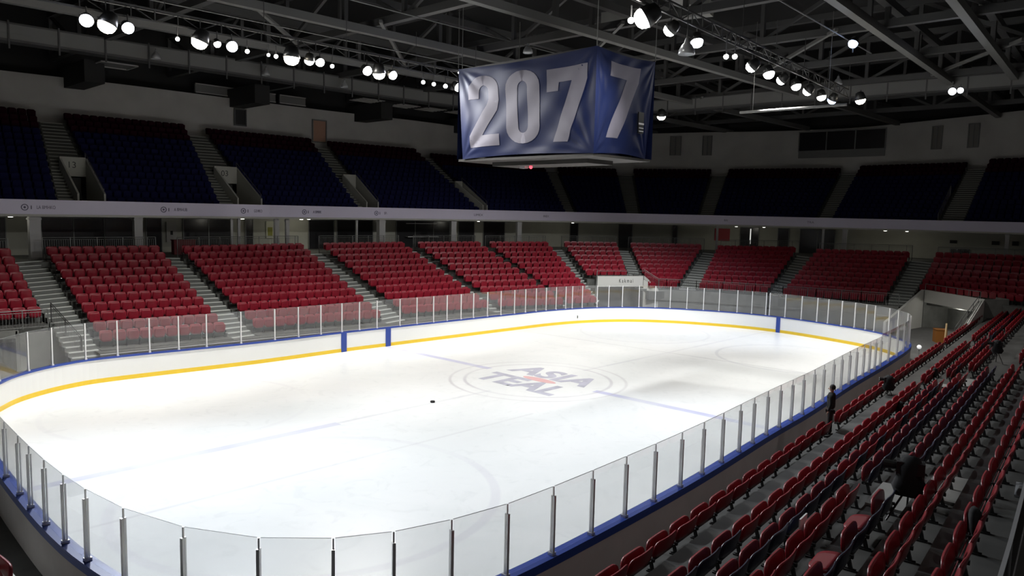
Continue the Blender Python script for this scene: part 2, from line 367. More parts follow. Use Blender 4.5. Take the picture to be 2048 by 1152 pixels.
textmesh('emblem_lettering','ASIA',2.5,M_il,Matrix.Translation((1.25,0,.034))@R_,ice,.001,bold=.09,width=5.4)
textmesh('emblem_lettering','TEAL',2.5,M_il,Matrix.Translation((-1.35,0,.034))@R_,ice,.001,bold=.09,width=5.4)
b=MB(); b.prism([(.32*cos(t*pi/12),-.1+1.1*sin(t*pi/12)) for t in range(24)],.031,.036); b.build('emblem_oval',M_ir,ice)
b=MB(); b.lathe([(0,.03),(.10,.03),(.105,.04),(.105,.09),(.10,.1),(0,.1)],(-7.05,-.08,0),20)
tag(b.build('hockey_puck',M_rub,smooth=False),'small black puck lying alone on the ice left of the centre circle','puck')

# ------------------------------------------------------------------ boards, glass and posts
rb=thing('rink_boards','white rink boards with yellow kick strip, blue cap rail and clear glass panels','rink barrier')
OI=OC
b=MB(); ring(b,OC,0,.05,0,1.15,True); b.build('board_face',M_board,rb)
b=MB(); ring(b,OC,-.012,.0,.03,.24,True); b.build('kick_strip',M_yellow,rb)
b=MB(); ring(b,OC,-.03,.26,1.15,1.215,True); ring(b,OC,.235,.262,1.02,1.15,True); b.build('cap_rail',M_blue,rb)
b=MB(); ring(b,OC,.20,.235,0,1.15,True); b.build('outer_panel',M_outer,rb)
for p in ((-3.46,12.5),(-.3,12.4),(25.6,-.9)):
    d,q,a,_=nearest(OC,p); b=MB(); b.box((q[0]-sin(a)*-.02,q[1]+cos(a)*-.02,.62),(.36 if p[0]<20 else .3,.06,1.18),a); b.build('gate_post',M_blue,rb)
posts=[(p,2.93,'f') for p in FAR_POSTS]+[(p,2.86,'n') for p in EXTRA1]+[(p,2.74,'n') for p in reversed(NEAR_POSTS)]+[(p,2.85,'f') for p in EXTRA2]
PP=[]
for p,zt,k in posts:
    d,q,a,s=nearest(OC,p); n=(-sin(a),cos(a)); PP.append(((q[0]+n[0]*.13,q[1]+n[1]*.13),a,zt,k))
pmesh={}
for k,zt in {(k,z) for _,_,z,k in PP}:
    b=MB(); h=zt-1.215
    if k=='n':
        b.box((0,.03,(h-.2)/2),(.06,.05,h-.2)); b.box((0,-.03,(h-.2)/2),(.045,.03,h-.2)); b.box((0,0,h-.1),(.028,.03,.2)); b.box((0,0,.03),(.12,.14,.06))
    else:
        b.box((0,0,h/2),(.055,.07,h)); b.box((0,0,.03),(.10,.12,.06))
    pmesh[(k,zt)]=b.data('glass_post',M_alu if k=='n' else M_aluw)
for (x,y),a,zt,k in PP:
    o=bpy.data.objects.new('glass_post',pmesh[(k,zt)]); COL.objects.link(o); o.parent=rb; o.location=(x,y,1.215); o.rotation_euler=(0,0,a)
for i in range(len(PP)):
    (p,a,z1,k1),(q,a2,z2,k2)=PP[i],PP[(i+1)%len(PP)]
    zt=z1 if k1==k2 else min(z1,z2)
    L=hypot(q[0]-p[0],q[1]-p[1])
    if L<.4: continue
    b=MB(); g=.035/L; A=lerp(p,q,g); B=lerp(p,q,1-g)
    b.bar((A[0],A[1],(1.22+zt)/2),(B[0],B[1],(1.22+zt)/2),.012,zt-1.22)
    o=b.build('glass_panel',M_glass,rb)
    e=MB(); e.bar((A[0],A[1],zt+.004),(B[0],B[1],zt+.004),.014,.008); e.build('panel_edge',M_glassedge,o)

# ------------------------------------------------------------------ seats
def slab(mb, w, z0, z1, yf, th, nx=7, nz=6, rnd=.10, curve=.03, mi=0, bot=.04):
    """curved shell with rounded corners, yf(z) is the rear face; used for backrests and tipped seats"""
    V=[]
    for side in (0,1):
        for j in range(nz+1):
            # denser near top
            t=j/nz; z=z0+(z1-z0)*(1-(1-t)**1.5)
            dt=z1-z; hw=w/2
            if dt<rnd: hw-= rnd-math.sqrt(max(0,rnd*rnd-(rnd-dt)**2))
            db=z-z0
            if db<bot: hw-=(bot-math.sqrt(max(0,bot*bot-(bot-db)**2)))
            for i in range(nx+1):
                x=(2*i/nx-1)*hw
                V.append((x, yf(z)+curve*(x/(w/2))**2+side*th, z))
    n=(nx+1)*(nz+1); F=[]
    for j in range(nz):
        for i in range(nx):
            a=j*(nx+1)+i; F.append((a,a+1,a+nx+2,a+nx+1)); F.append((n+a,n+a+nx+1,n+a+nx+2,n+a+1))
    for j in range(nz):
        a=j*(nx+1); F.append((a,a+nx+1,n+a+nx+1,n+a)); a+=nx; F.append((a,n+a,n+a+nx+1,a+nx+1))
    for i in range(nx):
        F.append((i,n+i,n+i+1,i+1)); a=nz*(nx+1)+i; F.append((a,a+1,n+a+1,n+a))
    mb.mesh(V,F,mi)
def seat_meshes(w, h, red, navy, tag_, hi=True, rn=.2, gap=.08, pt=.93):
    """w width, h overall height; floor at 0, faces +y"""
    nx,nz=(7,6) if hi else (3,3)
    D={}
    b=MB(); slab(b,w,h*.40,h,lambda z:-.16*h-.22*(z-h*.4),.035,nx,nz,rnd=w*rn,curve=.05,bot=.06); D['back_red']=b.data('backrest',red,hi); D['back_navy']=b.data('backrest',navy,hi)
    b=MB(); slab(b,w*.92,h*.36,h*pt,lambda z:gap*h+.10*(z-h*.36),.05,nx,nz,rnd=w*rn,curve=-.02,bot=.08); D['pan']=b.data('seat_pan',red,hi)
    b=MB(); slab(b,w*.88,-.20,.16,lambda z:0,.05,nx,nz,rnd=w*.2,curve=.0); me=b.data('seat_pan',red,hi); me.transform(Matrix.Translation((0,.25*h+.08,h*.46))@Matrix.Rotation(radians(-97),4,'X')); D['pan_down']=me
    b=MB()
    for s in (-1,1):
        x=s*(w/2+.015)
        b.box((x,-.02*h,h*.40),(.03,.34*h,.10*h)); b.bar((x,-.05*h,h*.36),(x,-.14*h,.02),.035,.06); b.box((x,-.10*h,.015),(.07,.20,.03))
    b.bar((-(w/2+.015),-.10*h,h*.38),(w/2+.015,-.10*h,h*.38),.03,.04)
    D['frame']=b.data('seat_frame',M_black)
    b=MB()
    b.tube((-(w/2+.045),.05*h,h*.40),(w/2+.045,.05*h,h*.40),.025*h,n=8)
    D['pivot']=b.data('pivot_rod',M_chrome)
    return D
SF=seat_meshes(.60,.86,M_red2,M_navy,'far',rn=.14)
SN=seat_meshes(.99,.62,M_red,M_navy,'near',rn=.15,gap=.12,pt=.90)
def make_seat(D, kind, loc, rz, label, group, down=False, cat='seat', name='stadium_seat'):
    r=thing(name,label,cat,loc,rz,group)
    for n,k in (('backrest','back_navy' if kind=='navy' else 'back_red'),('seat_pan','pan_down' if down else 'pan'),('seat_frame','frame'),('pivot_rod','pivot')):
        o=bpy.data.objects.new(n,D[k]); COL.objects.link(o); o.parent=r
    return r
def simple_seat(mb, x,y,z,rz, w,h, mi_red, mi_frame, mi_back=None):
    """light copy for the uncountable rest: shell back, tipped seat, leg"""
    c,s=cos(rz),sin(rz)
    def P(px,py,pz): return (x+px*c-py*s, y+px*s+py*c, z+pz)
    mb_=mi_red if mi_back is None else mi_back
    def sh(w,z0,z1,y0,y1,th,mi):
        hw=w/2; k=w*.18; zc=z1-k*.6
        ym=y0+(y1-y0)*(zc-z0)/(z1-z0)
        ring_=[(-hw,z0,y0),(hw,z0,y0),(hw,zc,ym),(hw-k,z1,y1),(-hw+k,z1,y1),(-hw,zc,ym)]
        A=[P(a,yy,zz) for a,zz,yy in ring_]; B=[P(a,yy+th,zz) for a,zz,yy in ring_]
        n=6; mb.mesh(A+B,[(0,1,2,3,4,5),(11,10,9,8,7,6)]+[((k2+1)%n,k2,n+k2,n+(k2+1)%n) for k2 in range(n)],mi)
    sh(w,h*.42,h,-.16*h,-.25*h,.05,mb_)
    sh(w*.88,h*.36,h*.90,.08*h,.14*h,.06,mi_red)
    for sg in (-1,):
        A=[P(-w/2-.03,-.1*h,0),P(-w/2+.0,-.1*h,0),P(-w/2+.0,.04*h,h*.45),P(-w/2-.03,.04*h,h*.45)]
        B=[P(-w/2-.03,-.16*h,0),P(-w/2+.0,-.16*h,0),P(-w/2+.0,-.16*h,h*.45),P(-w/2-.03,-.16*h,h*.45)]
        mb.mesh(A+B,[(0,1,2,3),(7,6,5,4),(0,3,7,4),(1,5,6,2)],mi_frame)

def depth(p):
    return (Vector(p)-CAM).dot(fw)
def inview(p, mx=40):
    d=Vector(p)-CAM; z=d.dot(fw)
    if z<1: return False
    x=1024+FPX*d.dot(r2)/z; y=576-FPX*d.dot(u2)/z
    return -mx<x<2048+mx and -mx<y<1152+mx
BN={'A':'leftmost','B':'second','C':'third','D':'fourth','E':'fifth','F':'sixth','G':'seventh','H':'eighth','I':'ninth','J':'tenth','K':'rightmost'}

# lower stand: tiers, stairs, seats ------------------------------------------------
ls=thing('concrete_stand','grey stepped concrete stand carrying the red seats around the far side and end','stand')
def row_line(FL,FR,BL,BR,t): return lerp(FL,BL,t),lerp(FR,BR,t)
far_seats=[]
def tiers(parent, FL,FR,BL,BR, zf,zb,n, m, ext=.12, zdown=None, name='seating_tier', extra_front=0):
    b=MB(); rise=(zb-zf)/(n-1)
    for i in range(n):
        z=zf+rise*i
        t0=(i-.5)/(n-1); t1=(i+.5)/(n-1)
        if i==0 and extra_front: t0-=extra_front
        l0,r0=row_line(FL,FR,BL,BR,t0); l1,r1=row_line(FL,FR,BL,BR,t1)
        e=lambda a,b_,s: lerp(a,b_,s/max(.1,hypot(b_[0]-a[0],b_[1]-a[1])))
        L0,R0=e(l0,r0,-ext),e(r0,l0,-ext); L1,R1=e(l1,r1,-ext),e(r1,l1,-ext)
        zl=(z-rise if i else (zdown if zdown is not None else z-rise))-.02
        b.mesh([(*L0,zl),(*R0,zl),(*R1,zl),(*L1,zl),(*L0,z),(*R0,z),(*R1,z),(*L1,z)],((4,5,6,7),(0,1,5,4),(1,2,6,5),(3,0,4,7),(2,3,7,6)))
    return b.build(name,m,parent)
for nm,FL,FR,BL,BR,zf,zb,n in LB:
    tiers(ls,FL,FR,BL,BR,zf-.55,zb-.55,n,M_tier,zdown=(0 if nm in 'BCDEF' else zf-1.3),extra_front=.03)
    Lf=hypot(FR[0]-FL[0],FR[1]-FL[1]); 
    for i in range(n):
        t=i/(n-1); l,r=row_line(FL,FR,BL,BR,t); L=hypot(r[0]-l[0],r[1]-l[1]); k=max(2,round(L/.645))
        a=atan2(r[1]-l[1],r[0]-l[0])+pi       # faces the ice
        z=zf-.55+(zb-zf)*t
        for j in range(k):
            p=lerp(l,r,(j+.5)/k); far_seats.append((depth((p[0],p[1],z)),nm,i,j,k,p,z,a,L/k))
vis=[s for s in far_seats if inview((s[5][0],s[5][1],s[6]+.5))]
vis.sort(key=lambda s:s[0]); indiv=vis[:300]; rest=vis[300:]
for d,nm,i,j,k,p,z,a,w in indiv:
    lab='red seat, %s row up, %s from left, %s seat block from left across ice'%(ordn(i),ordn(j),BN[nm])
    make_seat(SF,'red',(p[0],p[1],z),a,lab,'red seats in the lower stand across the ice')
b=MB()
for d,nm,i,j,k,p,z,a,w in rest: simple_seat(b,p[0],p[1],z,a,min(.6,w*.92),.88,0,1)
tag(b.build('stadium_seats',[M_red2,M_black]),'mass of red tip-up seats filling the farther blocks of the lower stand','seats','red seats in the lower stand across the ice','stuff')

def stairs(parent, L0,L1,R0,R1, z0,z1, n, mstep, mnose, name='stair_flight', wall_z=None):
    b=MB(); c=MB()
    for i in range(n):
        t0=i/n; t1=(i+1)/n; z=z0+(z1-z0)*(i+1)/n
        a,b_=lerp(L0,L1,t0),lerp(R0,R1,t0); c_,d_=lerp(L0,L1,t1),lerp(R0,R1,t1)
        zl=z-(z1-z0)/n-.02
        b.mesh([(*a,zl),(*b_,zl),(*d_,zl),(*c_,zl),(*a,z),(*b_,z),(*d_,z),(*c_,z)],((4,5,6,7),(0,1,5,4),(1,2,6,5),(3,0,4,7)))
        tn=t0+.30*(t1-t0); ts=t0-.02*(t1-t0)
        a,b_=lerp(L0,L1,ts),lerp(R0,R1,ts); c_,d_=lerp(L0,L1,tn),lerp(R0,R1,tn)
        a,b_=lerp(a,b_,.04),lerp(a,b_,.96); c_,d_=lerp(c_,d_,.04),lerp(c_,d_,.96)
        zz=z+.006
        c.mesh([(*a,z-.035),(*b_,z-.035),(*d_,z-.03),(*c_,z-.03),(*a,zz),(*b_,zz),(*d_,zz),(*c_,zz)],((4,5,6,7),(0,1,5,4),(1,2,6,5),(3,0,4,7)))
    o=b.build(name,mstep,parent); c.build('step_edges',mnose,o); return o
def extr(a,b,t): return lerp(a,b,t)
for k in range(len(LB)-1):
    A=LB[k]; B=LB[k+1]
    # right edge of A, left edge of B, expressed down to a common height
    def at(blk, side, z):
        nm,FL,FR,BL,BR,zf,zb,n=blk; F,Bk=(FL,BL) if side=='L' else (FR,BR)
        return lerp(F,Bk,(z-zf+.0)/(zb-zf))
    z1=5.5; z0={'A':.6,'B':1.0,'C':1.0,'D':1.0,'E':1.0,'F':1.6,'G':2.3,'H':2.3,'I':2.3,'J':2.3}[A[0]]
    a0,a1=at(A,'R',z0),at(A,'R',z1+.2); b0,b1=at(B,'L',z0),at(B,'L',z1+.2)
    if A[0]=='A': a0=lerp(a0,b0,.15)
    if A[0]=='J': b0=at(B,'L',3.15); b0=(b0[0]-3.2,b0[1]-.2)
    if A[0]=='F': b0=(22.6,13.6)
    if A[0]=='G': a0=(28.3,14.2)
    ga=lambda p,q:(lerp(p,q,.13/max(.3,hypot(p[0]-q[0],p[1]-q[1]))),lerp(q,p,.13/max(.3,hypot(p[0]-q[0],p[1]-q[1]))))
    a0,b0=ga(a0,b0); a1,b1=ga(a1,b1)
    stairs(ls,a0,a1,b0,b1,z0-.55,z1-.55+.02,max(8,round((z1-z0)/.195)),M_step,M_nose)

# concourse slab and its back wall
b=MB(); A=offset(FC,-2.2); strip(b,A,W5,4.935,4.935); strip(b,A,A,4.6,4.935); b.build('concourse_floor',M_tier,ls)
b=MB(); ring(b,W5,0,.2,4.9,7.95); struct(b.build('wall_concourse',M_wallc))

# railings behind each block and in front of the end blocks
def railing(name,label,pts,h,step=.125,group=None,r=.016,mid=True,m=M_rail,zs=None,parent=None):
    t=thing(name,label,'railing',group=group) if parent is None else parent
    b=MB(); c=MB()
    for i in range(len(pts)-1):
        p,q=Vector(pts[i]),Vector(pts[i+1]); L=(q-p).length; n=max(1,int(L/step))
        b.tube(p+Vector((0,0,h)),q+Vector((0,0,h)),.024,n=6); 
        if mid: b.tube(p+Vector((0,0,h-.12)),q+Vector((0,0,h-.12)),.014,n=5)
        b.tube(p+Vector((0,0,.08)),q+Vector((0,0,.08)),.014,n=5)
        for j in range(n+1):
            s=p+(q-p)*(j/n)
            if j%12==0 or j==n: b.bar(s,s+Vector((0,0,h)),.045)
            else: c.bar(s+Vector((0,0,.08)),s+Vector((0,0,h-.12 if mid else h)),r)
    b.build('rail_frame',m,t); c.build('balusters',m,t); return t
for nm,FL,FR,BL,BR,zf,zb,n in LB:
    s=.75/hypot(BL[0]-FL[0],BL[1]-FL[1]); l,r=row_line(FL,FR,BL,BR,1+s)
    railing('railing','grey barred railing along the concourse behind the %s block of red seats from left'%BN[nm],[(*l,4.95),(*r,4.95)],1.38,group='concourse railings')

# end wall in front of the end blocks
EW=[(29.1,12.0),(29.9,10.9),(31.0,8.6),(32.3,4.4),(33.2,.6),(34.2,-4.6),(34.6,-6.4)]
EWs=spline(EW,5,False)
b=MB(); ring(b,EWs,0,.25,0,1.9); ring(b,EWs,-.12,.0,.95,1.1); b.build('front_wall',M_conc,ls)
for nm in 'HIJ':
    blk=[x for x in LB if x[0]==nm][0]
    a=nearest(EWs,blk[1],False)[1]; c=nearest(EWs,blk[2],False)[1]
railing('railing','thin grey barred railing on the concrete front wall of the end stand',[(p[0]+.12,p[1]+.05,1.9) for p in EWs[::3]],.95,step=.16,group='stand front railings')
# narrow ledge wall in front of the far long side seats
b=MB()
SP=[(-15.9,15.35),(-9.1,14.9),(1.2,14.2),(10.9,14.0),(17,12.6)]
b.build('kerb',M_conc,ls) if False else None
b=MB()
for i in range(len(SP)-1):
    b.bar((SP[i][0],SP[i][1],.93),(SP[i+1][0],SP[i+1][1],.93),.05,.04)
tag(b.build('handrail',M_aluw),'long pale rail in front of the lowest red seats behind the far glass','rail')
b=MB()
for i in range(len(SP)-1):
    p,q=SP[i],SP[i+1]; b.mesh([(*p,0),(*q,0),(*q,1.0),(*p,1.0),(p[0],p[1]+.9,1.0),(q[0],q[1]+.9,1.0)],((0,1,2,3),(3,2,5,4)))
b.build('front_wall',M_tier,ls)

# lower vomitories ------------------------------------------------------------------
def opening(name,label,A,B,ztop,zlin,depth_,m=M_vom,door=None,group=None,zfloor=0,back=M_conc):
    """passage mouth: lintel band, two cheek walls, rear wall; A,B left/right of the face, extends away from the ice"""
    t=thing(name,label,'passage',group=group)
    d=Vector((B[0]-A[0],B[1]-A[1],0)).normalized(); n=Vector((-d.y,d.x,0))
    if n.dot(Vector((A[0],A[1],0))-Vector((0,0,0)))<0: n=-n
    a=Vector((*A,0)); c=Vector((*B,0)); th=n*.2
    b=MB(); b.bar(a+n*.1+Vector((0,0,(ztop+zlin)/2)),c+n*.1+Vector((0,0,(ztop+zlin)/2)),.2,ztop-zlin); b.build('lintel',m,t)
    for p in (a,c):
        b=MB(); q=p+n*depth_; b.bar(p+Vector((0,0,(ztop+zfloor)/2-.02)),q+Vector((0,0,(ztop+zfloor)/2-.02)),.15,ztop-zfloor-.04); b.build('side_wall',back,t)
    b=MB(); q=a+n*depth_; r=c+n*depth_; b.bar(q+Vector((0,0,(ztop+zfloor)/2)),r+Vector((0,0,(ztop+zfloor)/2)),.1,ztop-zfloor); b.build('rear_wall',back,t)
    if door:
        s=a+(c-a)*door+n*(depth_-.08); b=MB(); b.bar(s+Vector((0,0,zfloor+1.0)),s+d*.9+Vector((0,0,zfloor+1.0)),.06,2.0); b.build('door_leaf',M_dark,t)
    return t,a,c,d,n
v1,a,c,d,n=opening('passage_mouth','pale walled passage mouth with small lettering under the seventh seat block',(24.6,15.5),(28.5,13.2),3.05,2.1,2.6)
Mx=Matrix.Translation(a+(c-a)*.62-n*.01+Vector((0,0,2.62)))@Matrix(((d.x,0,-n.x,0),(d.y,0,-n.y,0),(0,1,0,0),(0,0,0,1)))
textmesh('lettering','K a k m a i',.5,mat('lettering_dark',(.04,.04,.04),.6),Mx,v1,.006,width=1.35)
railing('railing','low grey railing on top of the lettered passage mouth',[(24.6,15.5,3.05),(28.5,13.2,3.05)],.45,step=.8,group='passage railings',mid=False)
railing('railing','steep grey barred railing beside stairs left of the lettered passage',[(24.5,15.4,2.6),(21.8,13.5,.3)],1.0,step=.12,group='passage railings')
railing('railing','steep grey railing sloping down right of the lettered passage',[(28.5,13.2,2.7),(29.1,12.0,1.9)],.95,step=.14,group='passage railings')
# cheek walls sloping down
b=MB(); b.mesh([(28.5,13.2,0),(29.1,12.0,0),(29.1,12.0,1.9),(28.5,13.2,3.05),(28.75,13.3,0),(29.35,12.1,0),(29.35,12.1,1.9),(28.75,13.3,3.05)],((0,1,2,3),(4,7,6,5),(3,2,6,7))); b.build('cheek_wall',M_vom,v1)
v2,a,c,d,n=opening('passage_mouth','wide pale walled passage mouth with a dark door at right end of the ice',(38.3,-7.1),(34.4,-11.95),3.05,2.05,2.2,door=.38)
b=MB(); P0=(38.3,-7.1); P1=(32.0,-6.4)
b.mesh([(*P0,0),(*P1,0),(*P1,.9),(*P0,3.05),(P0[0],P0[1]+.2,0),(P1[0],P1[1]+.2,0),(P1[0],P1[1]+.2,.9),(P0[0],P0[1]+.2,3.05)],((0,1,2,3),(4,7,6,5),(3,2,6,7),(1,5,6,2))); b.build('cheek_wall',M_vom,v2)
b=MB(); b.tube((38.2,-7.2,3.55),(34.5,-11.9,3.55),.03,n=6)
for k in range(6):
    p=lerp((38.2,-7.2),(34.5,-11.9),k/5); b.tube((*p,3.05),(*p,3.55),.025,n=6)
tag(b.build('handrail',M_rail),'low grey rail on top of the wide right passage mouth','rail')
b=MB(); b.mesh([(34.4,-11.95,0),(22.5,-12.9,0),(22.5,-12.9,.55),(34.4,-11.95,3.05),(34.4,-12.2,0),(22.5,-13.15,0),(22.5,-13.15,.55),(34.4,-12.2,3.05)],((0,3,2,1),(4,5,6,7),(3,7,6,2),(1,2,6,5))); b.build('cheek_wall',M_vom,v2)
b=MB(); b.tube((33.6,-12.0,3.3),(25.5,-12.6,1.9),.03,n=6); b.tube((33.6,-12.0,2.95),(25.5,-12.6,1.55),.03,n=6)
for k in range(5):
    p=lerp((33.6,-12.0,3.3),(25.5,-12.6,1.9),k/4); b.tube(p,(p[0],p[1],p[2]-.75),.02,n=6)
tag(b.build('handrail',M_rail),'sloping twin grey handrail beside the right passage wall','rail')
b=MB(); b.box((31.2,-10.3,.45),(.9,.7,.9),.5); b.box((31.2,-10.3,.92),(.95,.75,.04),.5)
tag(b.build('storage_crate',mat('orange_brown_box',(.30,.11,.015),.7)),'orange brown crate standing in the wide right passage mouth','crate')
b=MB(); b.tube((30.2,-10.9,0),(30.3,-10.9,1.5),.06,n=10); tag(b.build('yellow_post',mat('pale_yellow_post',(.75,.55,.3),.5)),'pale yellow upright post beside the orange brown crate','post')
bo=thing('bollard_lamp','thin white post with a round white ball top near the rink corner','lamp',(23.55,-11.15,0))
b=MB(); b.tube((0,0,0),(0,0,.55),.025,n=8); b.build('pole',M_alu,bo)
b=MB(); b.lathe([(0,.50),(.10,.54),(.14,.62),(.13,.70),(.06,.76),(0,.77)],n=14); b.build('ball',mat('white_ball',(.8,.8,.8),.4,emis=(1,1,1),estr=.6),bo,True)
# left passage under block A
v0,a,c,d,n=opening('passage_mouth','grey passage mouth under the leftmost seat block behind the far glass',(-26.5,18.2),(-18.8,18.2),2.1,1.7,3,m=M_conc)
b=MB(); b.box((-17.2,18.4,.95),(3.0,.25,1.9)); b.build('cheek_wall',M_conc,v0)
railing('railing','grey barred railing in front of the leftmost red seat block',[(-27,18.3,2.1),(-17.4,18.3,2.1)],.95,step=.14,group='passage railings')
railing('railing','dark barred railing sloping down beside the leftmost stairs',[(-17.0,19.3,2.2),(-16.4,16.4,.7)],1.05,step=.13,group='passage railings',m=M_steel)

# ------------------------------------------------------------------ balcony and upper stand
us=thing('balcony','upper balcony with a pale lavender front band carrying the dark upper seats','balcony')
b=MB(); ring(b,FC,0,.25,7.74,8.64); b.build('front_band',M_fas,us)
b=MB(); ring(b,FC,-.05,.25,7.60,7.735); b.build('front_ledge',M_ledge,us)
b=MB(); A=offset(FC,.1); strip(b,W5,A,7.8,7.62); b.build('soffit',M_wallc,us)
b=MB(); strip(b,offset(FC,.2),offset(FC,1.2),8.05,8.05); b.build('walkway',M_tierU,us)
up_seats=[]; UBN=ORD
Ublk=[]
for k,(BL,BR,FLp,FRp) in enumerate(UB):
    def outp(p):
        _,q,a,_=nearest(FC,p,False); return (q[0]-sin(a)*.95,q[1]+cos(a)*.95)
    FL,FR=outp(FLp),outp(FRp); zf=8.1; zb=(BL[2]+BR[2])/2-.87; n=14
    Ublk.append((FL,FR,BL[:2],BR[:2],zf,zb,n))
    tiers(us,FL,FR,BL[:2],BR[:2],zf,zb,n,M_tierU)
    for i in range(n):
        t=i/(n-1); l,r=row_line(FL,FR,BL[:2],BR[:2],t); L=hypot(r[0]-l[0],r[1]-l[1]); kk=max(2,round(L/.58)); a=atan2(r[1]-l[1],r[0]-l[0])+pi
        for j in range(kk):
            p=lerp(l,r,(j+.5)/kk); up_seats.append((depth((*p,zf+(zb-zf)*t)),k,i,j,p,zf+(zb-zf)*t,a))
vis=[s for s in up_seats if inview((*s[4],s[5]+.5))]; vis.sort(key=lambda s:s[0])
U={}
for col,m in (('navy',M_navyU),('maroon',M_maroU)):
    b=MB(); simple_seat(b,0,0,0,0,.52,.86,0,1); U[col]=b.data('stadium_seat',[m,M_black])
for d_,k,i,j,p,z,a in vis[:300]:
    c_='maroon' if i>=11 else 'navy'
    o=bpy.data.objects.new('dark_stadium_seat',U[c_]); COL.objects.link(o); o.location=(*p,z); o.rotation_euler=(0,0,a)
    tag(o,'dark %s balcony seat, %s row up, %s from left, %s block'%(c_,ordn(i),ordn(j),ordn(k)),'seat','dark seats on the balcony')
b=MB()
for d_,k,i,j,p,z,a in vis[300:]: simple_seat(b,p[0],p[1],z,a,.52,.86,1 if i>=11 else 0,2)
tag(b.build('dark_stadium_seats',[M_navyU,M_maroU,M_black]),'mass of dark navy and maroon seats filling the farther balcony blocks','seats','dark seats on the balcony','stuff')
# upper aisles, with passages in the lower part of the first four
for k in range(len(Ublk)-1):
    A=Ublk[k]; B=Ublk[k+1]; a0,a1=A[1],A[3]; b0,b1=B[0],B[2]
    ga=lambda p,q,s=.13:(lerp(p,q,s/max(.3,hypot(p[0]-q[0],p[1]-q[1]))),lerp(q,p,s/max(.3,hypot(p[0]-q[0],p[1]-q[1]))))
    a0,b0=ga(a0,b0); a1,b1=ga(a1,b1); z0=8.1; z1=(A[5]+B[5])/2
    if k<4:
        am,bm=lerp(a0,a1,.42),lerp(b0,b1,.42); zm=z0+(z1-z0)*.42
        s0,sm=lerp(a0,b0,.40),lerp(am,bm,.26)
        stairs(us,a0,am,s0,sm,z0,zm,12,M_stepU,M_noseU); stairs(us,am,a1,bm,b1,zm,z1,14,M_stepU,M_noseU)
        v=thing('balcony_passage','%s pale passage mouth from left cut into the balcony seating'%ORD[k],'passage',group='balcony passages')
        zt=zm+.95
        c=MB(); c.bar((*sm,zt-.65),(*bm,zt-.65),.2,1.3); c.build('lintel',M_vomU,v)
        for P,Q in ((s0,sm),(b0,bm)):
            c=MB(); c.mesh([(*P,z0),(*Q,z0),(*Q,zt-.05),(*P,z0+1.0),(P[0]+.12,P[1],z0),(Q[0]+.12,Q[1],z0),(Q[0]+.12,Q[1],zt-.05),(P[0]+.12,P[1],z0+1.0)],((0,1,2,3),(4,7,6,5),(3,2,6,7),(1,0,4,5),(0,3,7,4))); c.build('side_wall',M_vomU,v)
        c=MB(); c.bar((*lerp(sm,bm,.05),z0+1.05),(*lerp(sm,bm,.8),z0+1.05),.06,2.05,); o=c.build('doorway',M_dark,v)  # thin black slab painting the shade inside the doorway
        dd=Vector((bm[0]-sm[0],bm[1]-sm[1],0)).normalized(); nn=Vector((-dd.y,dd.x,0))
        Mx=Matrix.Translation(Vector((*lerp(sm,bm,.45),zt-.55))-nn*.105)@Matrix(((dd.x,0,-nn.x,0),(dd.y,0,-nn.y,0),(0,1,0,0),(0,0,0,1)))
        if k<2: textmesh('number_sign',('13','03')[k],.6,mat('sign_dark',(.03,.03,.03),.6),Mx,v,.005)
        railing('railing','thin dark railing around the %s balcony passage mouth from left'%ORD[k],[(*lerp(b0,bm,.0),z0+1.0),(*bm,zt)],.35,step=1.0,group='balcony passage railings',mid=False,m=M_steel)
    else:
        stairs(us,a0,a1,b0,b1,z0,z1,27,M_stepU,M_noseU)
c0,c1=Ublk[8][1],Ublk[8][3]
railing('railing','slanted pale railing beside the right-hand balcony stairs',[(*lerp(c0,c1,.02),8.3),(*lerp(c0,c1,.42),10.9)],1.0,step=.3,group='balcony passage railings')
# front-band lettering
M_ad=mat('band_lettering',(.10,.09,.15),.6)
def on_curve(C_,p): 
    _,q,a,_=nearest(C_,p,False); return q,a
for p,txt,em,w in (((-15.5,28),'LA BMHKO',1,1.7),((-7.3,27.9),'A BMHUB',1,1.5),((-1.6,27.8),'GEHKO',1,1.1),((3.4,27.8),'A BMHK',1,1.3),((10.2,27.7),'SPACE',1,1.2),((19.5,26.4),'LIMEX',0,1.6),((26.5,24.2),'INEX',0,1.0),((41.0,12.7),'BANK',0,1.3),((44.9,5.8),'TRAIN',0,1.6)):
    q,a=on_curve(FC,p); dd=Vector((cos(a),sin(a),0)); nn=Vector((sin(a),-cos(a),0))
    Mx=Matrix.Translation(Vector((*q,8.16))+nn*.012)@Matrix(((dd.x,0,nn.x,0),(dd.y,0,nn.y,0),(0,1,0,0),(0,0,0,1)))
    textmesh('lettering',txt,.30,M_ad,Mx@Matrix.Translation((.65,0,0)),us,.004,width=w*.6)
    if em:
        b=MB(); b.lathe([(.15,0),(.2,0),(.2,.01),(.15,.01),(.15,0)],n=20,M=Mx.to_3x3(),c=Mx.translation+dd*-.5); b.lathe([(0,.005),(.07,.005)],n=12,M=Mx.to_3x3(),c=Mx.translation+dd*-.5); b.box(Mx.translation+dd*-.15,(.05,.01,.22),a)
        b.build('emblem',M_ad,us)

